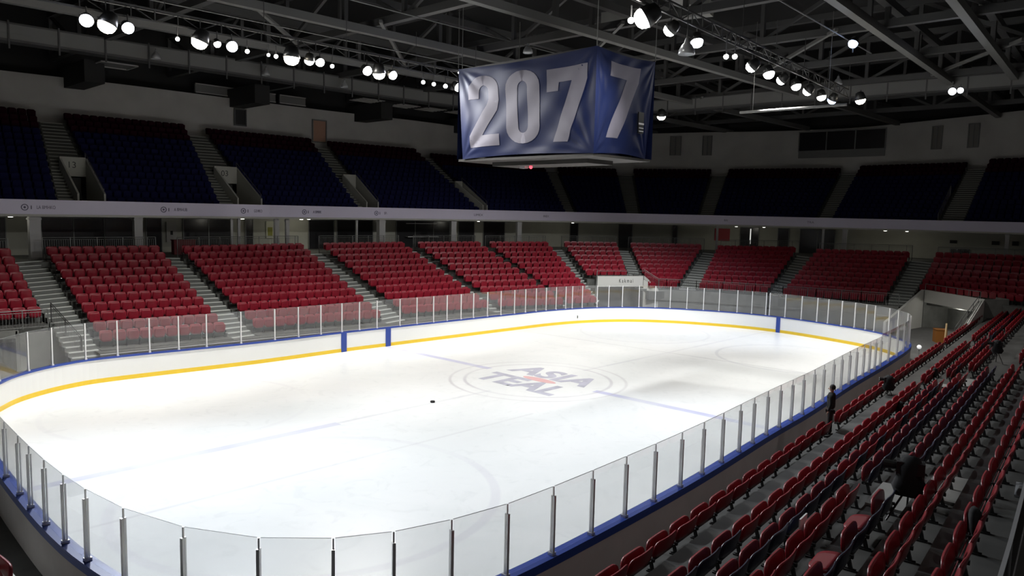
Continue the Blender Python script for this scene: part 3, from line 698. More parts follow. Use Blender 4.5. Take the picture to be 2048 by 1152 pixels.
# ------------------------------------------------------------------ concourse: columns, openings, lamps, signs
def column(p,w,label,d=None):
    q,a=on_curve(FC,p); b=MB(); nn=(-sin(a),cos(a)); c=(q[0]+nn[0]*.35,q[1]+nn[1]*.35)
    b.box((*c,6.28),(w,w*.8,2.68),a); b.box((*c,7.45),(w*1.15,w*.95,.1),a); b.box((*c,5.0),(w*1.12,w*.92,.12),a)
    tag(b.build('column',M_col),label,'column','concourse columns under the balcony')
column((-15.45,28),.62,'thick pale square column under the balcony, leftmost one')
column((-9.4,27.9),.52,'pale square column under the balcony, second from left')
column((-2.85,27.8),.17,'slim pale post under the balcony, left of a close pair')
column((-2.3,27.8),.17,'slim pale post under the balcony, right of a close pair')
column((.7,27.8),.34,'pale narrow column, left one of two beside the yellow notice')
column((1.6,27.8),.28,'pale narrow column, right one of two beside the yellow notice')
column((8.0,27.7),.14,'very thin post under the balcony above the fourth seat block')
column((10.4,27.7),.6,'broad pale column under the balcony above the fourth seat block')
column((17.7,26.7),.5,'pale column under the balcony left of the dark double opening')
column((24.5,24.9),.46,'broad pale column under the balcony behind the hanging cube')
column((45.4,4.2),.2,'slim pale post under the balcony at the far end')
column((46.0,2.4),.42,'pale column under the balcony at the far end, beside a slim post')
column((48.3,-10.5),.3,'pale post under the balcony at the far right')
column((40.9,13.0),.22,'thin post under the balcony near the red poster')
OPEN=[((-19.5,33),(-16.0,33),'dark recess at the far left of the concourse wall'),((-13.95,33),(-8.1,32.9),'long dark glazed opening between the two leftmost columns'),((-7.2,32.9),(-6.1,32.9),'short dark kiosk opening beside the white cabinet'),((-4.5,32.9),(-.6,32.8),'long black opening left of the slim paired posts'),((.46,32.8),(1.1,32.8),'narrow dark opening left of the yellow notice'),((6.2,32.8),(8.7,32.7),'black doorway under a bright ceiling lamp'),((9.0,32.7),(12.7,32.5),'wide dark opening left of the broad column'),((15.2,32.3),(21.0,31.1),'wide dark kiosk opening with pale counter bars'),((21.8,30.9),(23.5,30.4),'dark opening right of the kiosk'),((24.5,30.1),(26.8,29.4),'black opening behind the left edge of the end blocks'),((33.8,26.5),(34.6,26.0),'narrow black gap in the curved concourse wall'),((38.3,23.4),(39.4,22.4),'dark doorway above the lettered passage'),((42.3,19.2),(42.65,18.8),'thin black slot beside louvres at the far end'),((46.6,13.5),(47.6,11.9),'black doorway with a bright strip at the far end'),((48.5,10.2),(48.95,9.2),'small black doorway at the far end'),((49.4,8.2),(50.5,5.0),'dim wide recess at the far end'),((52.7,-5.1),(52.9,-6.7),'low black hatch in the far right concourse wall')]
for A_,B_,lab in OPEN:
    (q,a),(q2,a_)=on_curve(W5,A_),on_curve(W5,B_); p1=Vector((*q,0)); p2=Vector((*q2,0)); d_=(p2-p1); L=d_.length; d_.normalize(); n_=Vector((d_.y,-d_.x,0))
    t=thing('dark_opening',lab,'opening')
    low='low black' in lab; z0,z1=(4.95,6.0) if low else (4.95,7.45)
    b=MB(); b.bar(p1+n_*.04+Vector((0,0,(z0+z1)/2)),p2+n_*.04+Vector((0,0,(z0+z1)/2)),.06,z1-z0); b.build('panel',M_glassdark,t)  # flat dark panel, shade of the unbuilt recess put into its colour
    b=MB(); m_=max(1,int(L/1.6))
    for k in range(m_+1):
        s=p1+(p2-p1)*(k/m_)+n_*.09; b.bar(s+Vector((0,0,z0)),s+Vector((0,0,z1)),.06)
    b.bar(p1+n_*.09+Vector((0,0,z1)),p2+n_*.09+Vector((0,0,z1)),.06); b.build('frame',M_rail,t)
    if 'kiosk opening with' in lab:
        b=MB(); b.bar(p1+d_*1+n_*.3+Vector((0,0,5.95)),p1+d_*4.3+n_*.3+Vector((0,0,5.95)),.5,.06); b.bar(p1+d_*1+n_*.14+Vector((0,0,7.2)),p1+d_*4.3+n_*.14+Vector((0,0,7.2)),.06,.05); b.build('counter',M_aluw,t)
    if 'bright strip' in lab:
        b=MB(); s=p1+(p2-p1)*.55+n_*.14; b.bar(s+Vector((0,0,5.7)),s+Vector((0,0,7.3)),.08); b.build('light_strip',mat('strip_light',(.8,.8,.8),.5,emis=(1,1,.95),estr=.6),t)
def flat_sign(name,A_,B_,z0,z1,m,label,cat,off=.06,th=.06,extra=None):
    (q,a),(q2,_)=on_curve(W5,A_),on_curve(W5,B_); p1=Vector((*q,0)); p2=Vector((*q2,0)); d_=(p2-p1).normalized(); n_=Vector((d_.y,-d_.x,0))
    t=thing(name,label,cat); b=MB(); b.bar(p1+n_*off+Vector((0,0,(z0+z1)/2)),p2+n_*off+Vector((0,0,(z0+z1)/2)),th,z1-z0); b.build('board',m,t)
    if extra:
        x0,x1,y0,y1,mm=extra; b=MB(); P=lambda u,v:p1+(p2-p1)*u+n_*(off+th/2+.01)+Vector((0,0,z0+(z1-z0)*v))
        b.bar(P(x0,(y0+y1)/2),P(x1,(y0+y1)/2),.02,(y1-y0)*(z1-z0)); b.build('print',mm,t)
flat_sign('wall_cabinet',(-5.75,32.9),(-5.0,32.9),5.7,7.2,M_wall,'pale grey cabinet with a dark round mark on the concourse wall','cabinet',extra=(.38,.62,.35,.55,M_dark))
flat_sign('notice_board',(2.25,32.8),(2.9,32.8),5.9,7.3,mat('notice_pale',(.45,.46,.36),.6),'pale notice with a yellow-green sheet beside the narrow columns','notice',extra=(.2,.85,.15,.65,mat('notice_yellow',(.20,.20,.02),.6)))
flat_sign('red_poster',(45.1,15.7),(46.0,14.4),5.95,7.25,M_tape,'dark red rectangular poster on the far end concourse wall','poster')
flat_sign('small_sign',(52.72,-5.0),(52.78,-5.6),6.5,6.8,M_dark,'small dark sign over the low black hatch','sign')
flat_sign('small_sign',(53.0,-8.4),(53.07,-9.0),6.5,6.85,M_dark,'small dark sign right of the far right post','sign')
flat_sign('small_sign',(53.1,-10.0),(53.13,-10.5),6.5,6.9,M_dark,'square dark sign, rightmost on the concourse wall','sign')
flat_sign('round_plaque',(18.9,31.6),(19.3,31.5),6.3,6.9,mat('plaque',(.12,.12,.05),.6),'small olive plaque near the pale column left of dark double opening','sign')
CL=[(-16.5,29.2,'leftmost small concourse lamp under the balcony',.6),(-1.6,29.0,'small concourse lamp beside the slim paired posts',.6),(3.35,29.0,'bright flat concourse lamp right of the yellow notice',1.2),(4.9,30.5,'bright round concourse lamp over the black doorway',1.2),(21.1,27.2,'small concourse lamp left of the hanging cube',.8),(30.9,23.7,'small bright concourse lamp behind the hanging cube',.8),(43,12.1,'concourse lamp right of the red poster',.7),(44.4,9.8,'faint concourse lamp right of the black strip-lit doorway',.6),(48.1,-.6,'faint concourse lamp at the far right, left of a pair',.6),(48.5,-2.4,'faint concourse lamp at the far right, right of a pair',.6)]
M_lamp=mat('concourse_lamp_glow',(1,1,1),.5,emis=(1,.97,.88),estr=6)
for x,y,lab,s in CL:
    t=thing('ceiling_lamp',lab,'lamp',(x,y,7.6),group='concourse ceiling lamps')
    b=MB(); b.lathe([(0,.0),(.16,.0),(.18,-.03),(.15,-.06)],n=14); b.build('housing',M_aluw,t,True)
    b=MB(); b.lathe([(.15,-.06),(.1,-.075),(0,-.08)],n=14); b.build('diffuser',M_lamp,t,True)
    l=bpy.data.lights.new('ceiling_lamp_light','POINT'); l.energy=22*s; l.color=(1,.96,.82); l.shadow_soft_size=.15; lo=bpy.data.objects.new('ceiling_lamp_light',l); COL.objects.link(lo); lo.parent=t; lo.location=(0,0,-.25)

# upper wall details
def wall_panel(name,p,q,z0,z1,m,label,cat,frame=None,div=0):
    (a,_),(c,_)=on_curve(TWo,p),on_curve(TWo,q); a=Vector((*a,0)); c=Vector((*c,0)); d_=(c-a).normalized(); n_=Vector((d_.y,-d_.x,0))
    t=thing(name,label,cat); b=MB(); b.bar(a+n_*.05+Vector((0,0,(z0+z1)/2)),c+n_*.05+Vector((0,0,(z0+z1)/2)),.08,z1-z0); b.build('panel',m,t)
    if frame:
        b=MB()
        for k in range(div+2):
            s=a+(c-a)*(k/(div+1))+n_*.12; b.bar(s+Vector((0,0,z0-.05)),s+Vector((0,0,z1+.05)),.1)
        for z in (z0,z1): b.bar(a+n_*.12+Vector((0,0,z)),c+n_*.12+Vector((0,0,z)),.1)
        b.build('frame',frame,t)
    return t
wall_panel('wall_hatch',(1.92,37.5),(2.95,37.5),15.4,16.75,M_dark,'dark square hatch on the upper back wall, left of the brown door','hatch',M_steel)
wall_panel('brown_door',(9.5,37.6),(10.9,37.55),14.6,16.6,mat('door_brown',(.34,.19,.13),.6),'brown door at the top of the balcony seating','door',M_steel2)
wp=wall_panel('control_window',(55.8,11.7),(56.1,2.6),16.0,18.1,M_glassdark,'long dark window of a booth high on the far end wall','window',M_steel2,2)
b=MB(); (a_,_),(c_,_)=on_curve(TWo,(55.8,11.7)),on_curve(TWo,(56.1,2.6)); b.bar((*a_,15.6),(*c_,15.6),.3,.7); b.build('balustrade',M_steel2,wp)
for p,q,lab in (((55.6,-2.0),(55.45,-2.9),'left of two speaker grilles on the far right wall'),((55.1,-5.3),(54.9,-6.2),'right of two speaker grilles on the far right wall'),((50.2,25.0),(50.9,24.0),'left of two speaker grilles beside the hanging cube'),((52.3,21.8),(52.7,20.9),'right of two speaker grilles beside the hanging cube')):
    wall_panel('speaker_grille',p,q,15.7,17.9,mat('grille_%d'%int(p[0]*10),(.16,.155,.14),.7),lab,'speaker',M_steel2,1)
for i,(x0,x1) in enumerate(((-1.2,2.4),(2.9,6.0),(6.4,9.0))):
    t=thing('wall_vent','%s long grey vent panel on top of the upper back wall'%('left','middle','right')[i],'vent')
    b=MB(); b.box(((x0+x1)/2,38.0,18.15),(x1-x0,.2,.75)); b.build('panel',M_steel2,t)
    b=MB()
    for z in (17.8,18.5): b.box(((x0+x1)/2,37.86,z),(x1-x0,.08,.08))
    b.build('frame',M_wall,t)

# ------------------------------------------------------------------ near stand
def ny(i,x):   # line of the backrest tops of row i
    return (-17.15,-18.5,-19.38,-20.12,-20.98,-21.83,-22.72)[i]+.105*(x+12)
NZ=[1.30+.34*i for i in range(7)]
ns=thing('concrete_stand','grey stepped concrete stand with seven seat rows on the near right side','stand')
xa,xb=-27,39.5
for i in range(7):
    f0=ny(i,xa)+.62 if i==0 else (ny(i-1,xa)-.12); f1=ny(i,xa)-.12
    g0=ny(i,xb)+.62 if i==0 else (ny(i-1,xb)-.12); g1=ny(i,xb)-.12
    if i==6: f1-=1.3; g1-=1.3
    zl=0 if i==0 else NZ[i-1]-.02
    b=MB(); b.mesh([(xa,f0,zl),(xb,g0,zl),(xb,g1,zl),(xa,f1,zl),(xa,f0,NZ[i]),(xb,g0,NZ[i]),(xb,g1,NZ[i]),(xa,f1,NZ[i])],((4,7,6,5),(0,4,5,1),(3,2,6,7),(0,3,7,4),(1,5,6,2)))
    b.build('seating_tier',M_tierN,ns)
b=MB(); b.mesh([(xa,ny(6,xa)-1.42,0),(xb,ny(6,xb)-1.42,0),(xb,ny(6,xb)-1.42,4.4),(xa,ny(6,xa)-1.42,4.4)],((0,1,2,3),)); 
b=MB(); b.mesh([(xa,ny(6,xa)-1.42,NZ[6]),(xb,ny(6,xb)-1.42,NZ[6]),(xb,-40,NZ[6]-.0),(xa,-40,NZ[6])],((0,1,2,3),)); b.build('rear_walkway',M_tierN,ns)
near=[]
for i in range(7):
    k=0
    x=-26.5+.3*i
    while x<38.3:
        x+=1.04
        if 4.0<x<5.7 and 1<=i<=5: continue
        if i in (3,4) and -12.0<x<-10.6: continue
        if i==4 and x>5: continue
        if i==0 and -3.6<x<-2.5: continue
        if 18.5<x<19.6: continue
        near.append((i,x))
def rowcol(i,x):
    if i in (0,5,6): return 'red'
    if i==1: return 'navy' if x<-14.3 else 'red'
    if i==2: return 'navy' if x<-10 or random.random()<.2 else 'red'
    if i==3: return 'red' if x<-10.6 else ('navy' if x<2 else 'red')
    if i==4: return 'navy'
    return 'red'
cnt={}; nv=[]
for i,x in near:
    y=ny(i,x)+.24; a=atan2(.105,1)
    if not inview((x,y,NZ[i]+.8),60): continue
    nv.append((depth((x,y,NZ[i])),i,x,y,a))
nv.sort(key=lambda s:s[0]); keep=sorted(nv[:300],key=lambda s:(s[1],s[2])); 
for d_,i,x,y,a in keep:
    k=cnt.get(i,0); cnt[i]=k+1
    c_=rowcol(i,x); dn=(i in (4,) and -16<x<-10 and k%2==0)
    lab='red folding seat' if c_=='red' else 'navy folding seat'
    if dn: lab='navy folding seat, lowered'
    make_seat(SN,c_,(x,y,NZ[i]),a,'%s, %s row up on near right stand, %s seat along'%(lab,ordn(i),ordn(k)),'folding seats on the near right stand',dn,name='folding_seat')
b=MB()
for d_,i,x,y,a in nv[300:]: simple_seat(b,x,y,NZ[i],a,.97,.8,0,1)
if nv[300:]: tag(b.build('folding_seats',[M_red,M_black]),'distant mass of red folding seats at the far end of the near right stand','seats','folding seats on the near right stand','stuff')

# loose boards and gear among the near rows
def board(name,label,c,s,rz,m=M_ply,cat='board'):
    b=MB(); b.box(c,s,rz); return tag(b.build(name,m),label,cat)
board('cover_board','pale grey cover board laid over the gap between seats beside the paper-topped stand',(-11.3,-20.55,NZ[4]+.03),(1.6,.75,.05),.105)
board('cover_board','pale grey cover board on the step behind the paper-topped stand',(-10.9,-21.45,NZ[5]+.03),(1.8,.7,.05),.105)
board('cover_board','pale grey cover board farther up the second row aisle',(4.8,-18.1,NZ[3]+.03),(1.6,.7,.05),.105)
board('cover_board','small pale grey cover board in the aisle one row nearer the rink',(4.8,-17.35,NZ[2]+.03),(1.5,.6,.05),.105)
board('floor_panel','flat pale panel lying on the floor by the right railing',(-10.9,-22.9,NZ[6]+.03),(.9,.5,.04),.15,mat('panel_pale',(.32,.33,.34),.6))
M_bag=M_cloth
def tripod(name,label,loc,rz,h=1.5,paper=True,cloth=True):
    t=thing(name,label,'camera stand',loc,rz)
    b=MB()
    for k in range(3):
        a=2*pi*k/3; b.tube((0,0,h*.75),(.42*cos(a),.42*sin(a),.02),.02,n=6)
    b.tube((0,0,h*.6),(0,0,h),.025,n=6); b.build('tripod_legs',M_black,t)
    b=MB(); b.box((0,0,h+.1),(.28,.5,.24)); b.tube((0,.25,h+.1),(0,.48,h+.1),.08,.1,n=12); b.build('camera_body',M_black,t)
    if cloth:
        b=MB(); n=13; V=[]
        for q,(r,z) in enumerate([(.03,.34),(.15,.30),(.22,.14),(.20,-.08),(.23,-.30),(.17,-.48)]):
            for k in range(n):
                a=2*pi*k/n; rr=r*(1+.22*sin(2*a+q)+.12*sin(5*a+q*2)); V.append((rr*cos(a)*.8,rr*sin(a)*1.2,h+z))
        b.mesh(V,[(i*n+k,i*n+(k+1)%n,(i+1)*n+(k+1)%n,(i+1)*n+k) for i in range(5) for k in range(n)]); b.build('cover',M_cloth,t,True)
    if paper:
        b=MB(); b.box((.42,-.05,h-.25),(.42,.5,.02),M=Matrix.Rotation(radians(20),3,'Y')); b.build('paper_sheet',M_white,t)
    return t
tripod('camera_tripod','black covered camera tripod with a white paper sheet beside the grey cover board',(-12.4,-21.15,NZ[4]),.3,1.0)
tripod('camera_tripod','black camera rig standing in the front row by the near boards',(3.4,-15.75,1.30),.5,1.2,paper=True).scale=(.75,.75,.75)
tripod('camera_tripod','black stand in the upper aisle left of the last seat rows',(8.6,-18.3,NZ[4]),.2,1.1,paper=False).scale=(.7,.7,.7)
def jacket(label,loc,rz,s=1):
    random.seed(int(loc[0]*100)); b=MB(); n=14; prof=[(0,.34),(.16,.33),(.30,.24),(.36,.05),(.40,-.25),(.36,-.45)]
    V=[]
    for r,z in prof:
        for k in range(n):
            a=2*pi*k/n; rr=r*(1+.18*sin(3*a+z*4)+random.uniform(-.06,.06)); V.append((rr*cos(a)*s,rr*.55*sin(a)*s,z*s))
    b.mesh(V,[(i*n+k,i*n+(k+1)%n,(i+1)*n+(k+1)%n,(i+1)*n+k) for i in range(len(prof)-1) for k in range(n)])
    o=b.build('black_jacket',M_cloth,None,True,loc); o.rotation_euler=(0,0,rz); tag(o,label,'jacket')
jacket('black jacket draped over a seat back in the second near row',(.1,-17.2,2.05),.3,.5)
jacket('black jacket hung over seat backs beside the aisle in row two',(7.1,-16.4,2.2),.3,.5)
jacket('black jacket bundled on a seat in the fourth near row',(12.5,-17.3,2.85),.3,.5)
jacket('black jacket hanging on the last row near the right railing',(-14.6,-22.75,3.85),.3,.5)
jacket('dark jacket on the last row farther up by the walkway',(9.2,-20.2,3.95),.3,.5)
b=MB(); b.box((-14.0,-19.75,NZ[2]+.55),(.42,.03,.5),.105,M=None); o=b.build('white_sheet',M_white); tag(o,'white card tucked on a seat of the third near row','card')
# right railing and dark partition behind
rp=[(-20.5,-24.05,NZ[6]),(-16.9,-23.65,NZ[6]),(-11.5,-22.95+-.05,NZ[6]),(-8.5,-22.62,NZ[6])]
rr=thing('guard_rail','grey guard rail with a dark glass infill at the right edge of the walkway','railing')
b=MB(); c=MB()
for i in range(len(rp)-1):
    p,q=Vector(rp[i]),Vector(rp[i+1]); b.bar(p+Vector((0,0,1.1)),q+Vector((0,0,1.1)),.05,.04); b.bar(p+Vector((0,0,.1)),q+Vector((0,0,.1)),.04)
    c.bar(p+Vector((0,0,.6)),q+Vector((0,0,.6)),.012,.9); b.bar(p,p+Vector((0,0,1.1)),.05)
b.build('rail_frame',M_alu,rr); c.build('infill',M_glassdark,rr)
b=MB(); b.box((-13.6,-24.5,NZ[6]+.78),(3.2,.12,1.5),.13); tag(b.build('partition',mat('dark_red_panel',(.05,.006,.01),.6)),'dark red and black partition behind the right guard rail','partition')
# near-left corner: pale ledge and one seat
b=MB(); b.mesh([(-25.2,-4,.75),(-24.95,-4,.75),(-24.6,-11,.75),(-24.85,-11,.75),(-25.2,-4,.98),(-24.95,-4,.98),(-24.6,-11,.98),(-24.85,-11,.98)],((4,5,6,7),(1,2,6,5),(0,1,5,4),(3,7,6,2),(0,4,7,3)))
b.mesh([(-29,-4,0),(-24.95,-4,0),(-24.6,-11,0),(-29,-11,0),(-29,-4,.8),(-24.95,-4,.8),(-24.6,-11,.8),(-29,-11,.8)],((4,5,6,7),(1,2,6,5),(0,1,5,4)))
tag(b.build('pale_ledge',M_vom),'pale ledge of the near left stand at the bottom left corner','ledge')
make_seat(SN,'red',(-25.1,-8.45,.95),-pi/2+.1,'red folding seat at the bottom left corner behind the near boards','folding seats on the near right stand',name='folding_seat')

# ------------------------------------------------------------------ person (standing, seen from behind)
def skin_body(name, chain, m, parent, sub=2):
    V=[c[0] for c in chain['v']]; me=bpy.data.meshes.new(name); me.from_pydata([v[:3] for v in chain['v']],chain['e'],[])
    o=bpy.data.objects.new(name,me); COL.objects.link(o); o.parent=parent
    sk=o.modifiers.new('skin','SKIN'); 
    if not me.skin_vertices: bpy.context.view_layer.update()
    for i,v in enumerate(chain['v']):
        me.skin_vertices[0].data[i].radius=(v[3],v[4] if len(v)>4 else v[3])
    me.skin_vertices[0].data[chain.get('root',0)].use_root=True
    s=o.modifiers.new('sub','SUBSURF'); s.levels=sub; s.render_levels=sub
    sk.use_smooth_shade=True
    me.materials.append(m); return o
PX,PY,PZ=-3.05,-16.0,1.30
per=thing('person','person in black jacket standing with back turned in the front row by the near boards','person',(PX,PY,PZ),.25)
HS=1.72
body={'v':[(0,0,.93,.20,.15),(0,0,1.15,.19,.14),(0,.01,1.33,.21,.15),(0,.01,1.45,.15,.11),(0,.0,1.52,.055,.055),
  (-.21,0,1.41,.08,.08),(-.29,-.03,1.16,.065,.065),(-.28,.05,.93,.048,.048),(.21,0,1.41,.08,.08),(.29,-.03,1.16,.065,.065),(.25,.08,.95,.042,.042)],
 'e':[(0,1),(1,2),(2,3),(3,4),(3,5),(5,6),(6,7),(3,8),(8,9),(9,10)],'root':0}
skin_body('jacket',body,M_cloth,per)
legs={'v':[(0,0,.98,.15,.11),(-.10,0,.88,.095,.095),(-.11,.01,.5,.068,.068),(-.12,-.01,.10,.05,.05),(.10,0,.88,.095,.095),(.12,.01,.5,.068,.068),(.14,-.01,.10,.05,.05)],'e':[(0,1),(1,2),(2,3),(0,4),(4,5),(5,6)],'root':0}
skin_body('trousers',legs,mat('dark_trousers',(.012,.010,.012),.85),per)
head={'v':[(0,0,1.49,.05,.05),(0,.0,1.56,.052,.052),(0,.015,1.62,.078,.088),(0,.015,1.69,.076,.09),(0,.01,1.745,.05,.06)],'e':[(0,1),(1,2),(2,3),(3,4)],'root':0}
hd=skin_body('head',head,M_skin,per)
b=MB()
for s in (-1,1): b.lathe([(0,-.02),(.014,-.01),(.016,.01),(0,.03)],(s*.083,.01,1.655),8)
b.lathe([(0,.02),(.012,0),(.014,-.02),(0,-.03)],(0,.115,1.65),8); b.build('ears_and_nose',M_skin,hd,True)
b=MB(); b.lathe([(.087,1.635),(.098,1.68),(.095,1.73),(.07,1.775),(.03,1.795),(0,1.80)],(0,-.012,0),14)
b.mesh([(-.07,-.10,1.58),(.07,-.10,1.58),(.09,-.085,1.70),(-.09,-.085,1.70)],((0,1,2,3),)); b.build('hair',M_hair,per,True)
for s in (-1,1):
    hx,hy=(s*.27 if s<0 else .25),(.05 if s<0 else .08)
    hv=[(hx,hy,.93,.032,.022),(hx,hy+.012,.87,.036,.02)]; he=[(0,1)]
    for k in range(4):
        ox=hx+(k-1.5)*.018; L=(.07,.078,.074,.058)[k]; n0=len(hv)
        hv+= [(ox,hy+.02,.86,.009,.009),(ox,hy+.032,.86-L*.55,.009,.009),(ox,hy+.028,.86-L,.008,.008)]; he+=[(1,n0),(n0,n0+1),(n0+1,n0+2)]
    n0=len(hv); hv+=[(hx-s*.03,hy+.03,.90,.011,.011),(hx-s*.045,hy+.05,.865,.009,.009)]; he+=[(0,n0),(n0,n0+1)]
    skin_body('hand',{'v':hv,'e':he,'root':0},M_skin,per,1)
    b=MB(); x=s*.12 if s<0 else .14
    b.mesh([(x-.05,-.10,0),(x+.05,-.10,0),(x+.055,.16,0),(x-.055,.16,0),(x-.045,-.09,.11),(x+.045,-.09,.11),(x+.05,.14,.05),(x-.05,.14,.05)],((0,3,2,1),(4,5,6,7),(0,1,5,4),(1,2,6,5),(2,3,7,6),(3,0,4,7))); b.build('shoe',M_black,per)

# ------------------------------------------------------------------ hanging banner cube
bc=thing('banner_cube','big hanging cube wrapped in blue banners with pale numbers over the centre ice','scoreboard',(0,0,0))
X0,X1,Y0,Y1,ZB,ZT=-1.15,3.45,-4.05,5.2,11.28,16.0
def fold(u,v,s):       # u,v in 0..1: cloth pulled at its corners
    r=0
    for cu,cv,ph in ((0,1,0),(1,1,1.3),(0,0,2.1),(1,0,.7)):
        dx,dy=(u-cu)*1.9,v-cv; rr=hypot(dx,dy)+.02; a=atan2(dy,dx)
        r+=.055*sin(a*13+ph+rr*2)*min(1,rr*3)*math.exp(-rr*2.4)
    r+=.035*sin(u*9+v*5+s)+.02*sin(u*23-v*14+s*2)
    e=min(u,1-u,v,1-v); return r*min(1,e*14)
def banner(face,nu=120,nv=64):
    mb=MB(); V=[]
    for j in range(nv+1):
        for i in range(nu+1):
            V.append(bpos(face,i/nu,j/nv,0))
    F=[(j*(nu+1)+i,j*(nu+1)+i+1,(j+1)*(nu+1)+i+1,(j+1)*(nu+1)+i) for j in range(nv) for i in range(nu)]
    if face in ('W','S','E','N'): pass
    mb.mesh(V,F); return mb
def bpos(face,u,v,off):
    f=fold(u,v,ord(face))+off; sag=.12*sin(pi*u)*(v-.5)*2
    if face=='W': # u from +y (left in view) to -y ; outward -x ; sides drawn in toward the foot
        return (X0-f+.0, Y1-(Y1-Y0)*u-(.45*(1-v)*(1-u)), ZB+(ZT-ZB)*v-sag)
    if face=='S': return (X0+(X1-X0)*u-(.55*(1-v)*u), Y0-f, ZB+(ZT-ZB)*v-sag)
    if face=='E': return (X1+f, Y0+(Y1-Y0)*u, ZB+(ZT-ZB)*v-sag)
    return (X1-(X1-X0)*u, Y1+f, ZB+(ZT-ZB)*v-sag)
BO={}
for face in 'WSEN': BO[face]=banner(face,*( (120,64) if face in 'WS' else (40,24))).build('banner',M_ban,bc,True)
def arc(cx,cy,rx,ry,a0,a1,n=12): return [(cx+rx*cos(radians(a0+(a1-a0)*k/n)),cy+ry*sin(radians(a0+(a1-a0)*k/n))) for k in range(n+1)]
# digit outlines in a 1 x 2.2 box
D7=[(0,2.2),(1,2.2),(1,1.78),(.56,0),(.18,0),(.63,1.78),(.3,1.78),(.3,1.52),(0,1.52)]
D7b=[(.04,2.2),(1,2.2),(1,1.75),(.42,0),(.02,0),(.60,1.78),(.04,1.78)]
D2=arc(.5,1.72,.5,.48,180,0,14)+[(1,1.40),(.92,1.1),(.42,.36),(1,.36),(1,0),(0,0),(0,.36),(.60,1.28),(.66,1.45)]+arc(.5,1.70,.16,.2,0,180,8)+[(.34,1.5),(0,1.5)]
D0o=arc(.5,1.7,.5,.5,180,0,12)+arc(.5,.5,.5,.5,0,-180,12); D0i=arc(.5,1.68,.15,.2,180,0,8)+arc(.5,.52,.15,.2,0,-180,8)
def digit(face,outer,inner,u0,u1,v0,v1,shear=0,off=.014):
    bm=bmesh.new()
    def add(poly):
        vs=[bm.verts.new((p[0],p[1],0)) for p in poly]; return [bm.edges.new((vs[k],vs[(k+1)%len(vs)])) for k in range(len(vs))]
    E_=add(outer); 
    if inner: E_+=add(inner)
    bmesh.ops.triangle_fill(bm,edges=E_,use_beauty=True)
    # slice on a grid so the print follows the folds
    for k in range(1,24):
        bmesh.ops.bisect_plane(bm,geom=bm.verts[:]+bm.edges[:]+bm.faces[:],plane_co=(0,k*2.2/24,0),plane_no=(0,1,0))
    for k in range(1,12):
        bmesh.ops.bisect_plane(bm,geom=bm.verts[:]+bm.edges[:]+bm.faces[:],plane_co=(k/12,0,0),plane_no=(1,0,0))
    for v in bm.verts:
        u=u0+(u1-u0)*v.co.x; w=v0+(v1-v0)*v.co.y/2.2; v.co=bpos(face,u,w,off)
    me=bpy.data.meshes.new('digit'); bm.to_mesh(me); bm.free(); me.materials.append(M_digit)
    me.polygons.foreach_set('use_smooth',[True]*len(me.polygons))
    o=bpy.data.objects.new('digit',me); COL.objects.link(o); o.parent=BO[face]
digit('W',D2,None,.075,.32,.115,.90)
digit('W',D0o,D0i,.375,.63,.115,.90)
digit('W',D7,None,.68,.945,.115,.86)
digit('S',D7b,None,.20,.74,.155,.905)
b=MB(); b.box((X1-1.18,Y0-.10,12.95),(.42,.06,1.0)); b.build('dark_patch',M_black,BO['S'])
b=MB(); b.box((X1-1.18,Y0-.14,12.9),(.42,.02,.08)); b.box((X1-1.18,Y0-.14,12.7),(.36,.02,.04)); b.box((X1-1.18,Y0-.14,12.55),(.36,.02,.04)); b.build('patch_lines',M_white,BO['S'])
b=MB()
for z in (ZB+.05,ZT-.05):
    e=.12 if z>14 else .75
    for p,q in (((X0+e,Y0+e),(X1-e,Y0+e)),((X1-e,Y0+e),(X1-e,Y1-e)),((X1-e,Y1-e),(X0+e,Y1-e)),((X0+e,Y1-e),(X0+e,Y0+e))): b.bar((*p,z),(*q,z),.12)
for p in ((X0+.75,Y0+.75),(X1-.75,Y0+.75),(X1-.75,Y1-.75),(X0+.75,Y1-.75)): b.bar((*p,ZB),(*p,ZT),.10)
b.build('cube_frame',M_black,bc)
b=MB(); b.box(((X0+X1)/2,(Y0+Y1)/2,ZB-.05),(X1-X0-.1,Y1-Y0-.1,.12)); b.box(((X0+X1)/2,(Y0+Y1)/2,ZB-.2),(2.0,6.5,.22)); b.build('base_plate',mat('base_dark',(.035,.033,.03),.6),bc)
b=MB()
for x,y in ((X0,Y0),(X1,Y0),(X1,Y1),(X0,Y1),(X0,Y1-.3)): b.tube((x,y,ZT),(x,y,19.3),.02,n=5)
b.build('suspension_cable',M_steel2,bc)
b=MB(); b.box((.9,2.2,10.93),(.28,.4,.16)); b.build('camera_box',M_alu,bc)
b=MB(); b.lathe([(0,.0),(.07,.0),(.09,-.1),(.05,-.17),(0,-.18)],(.9,1.7,11.0),10); b.build('red_lamp',mat('red_glow',(1,.1,.1),.5,emis=(1,.05,.08),estr=3),bc)

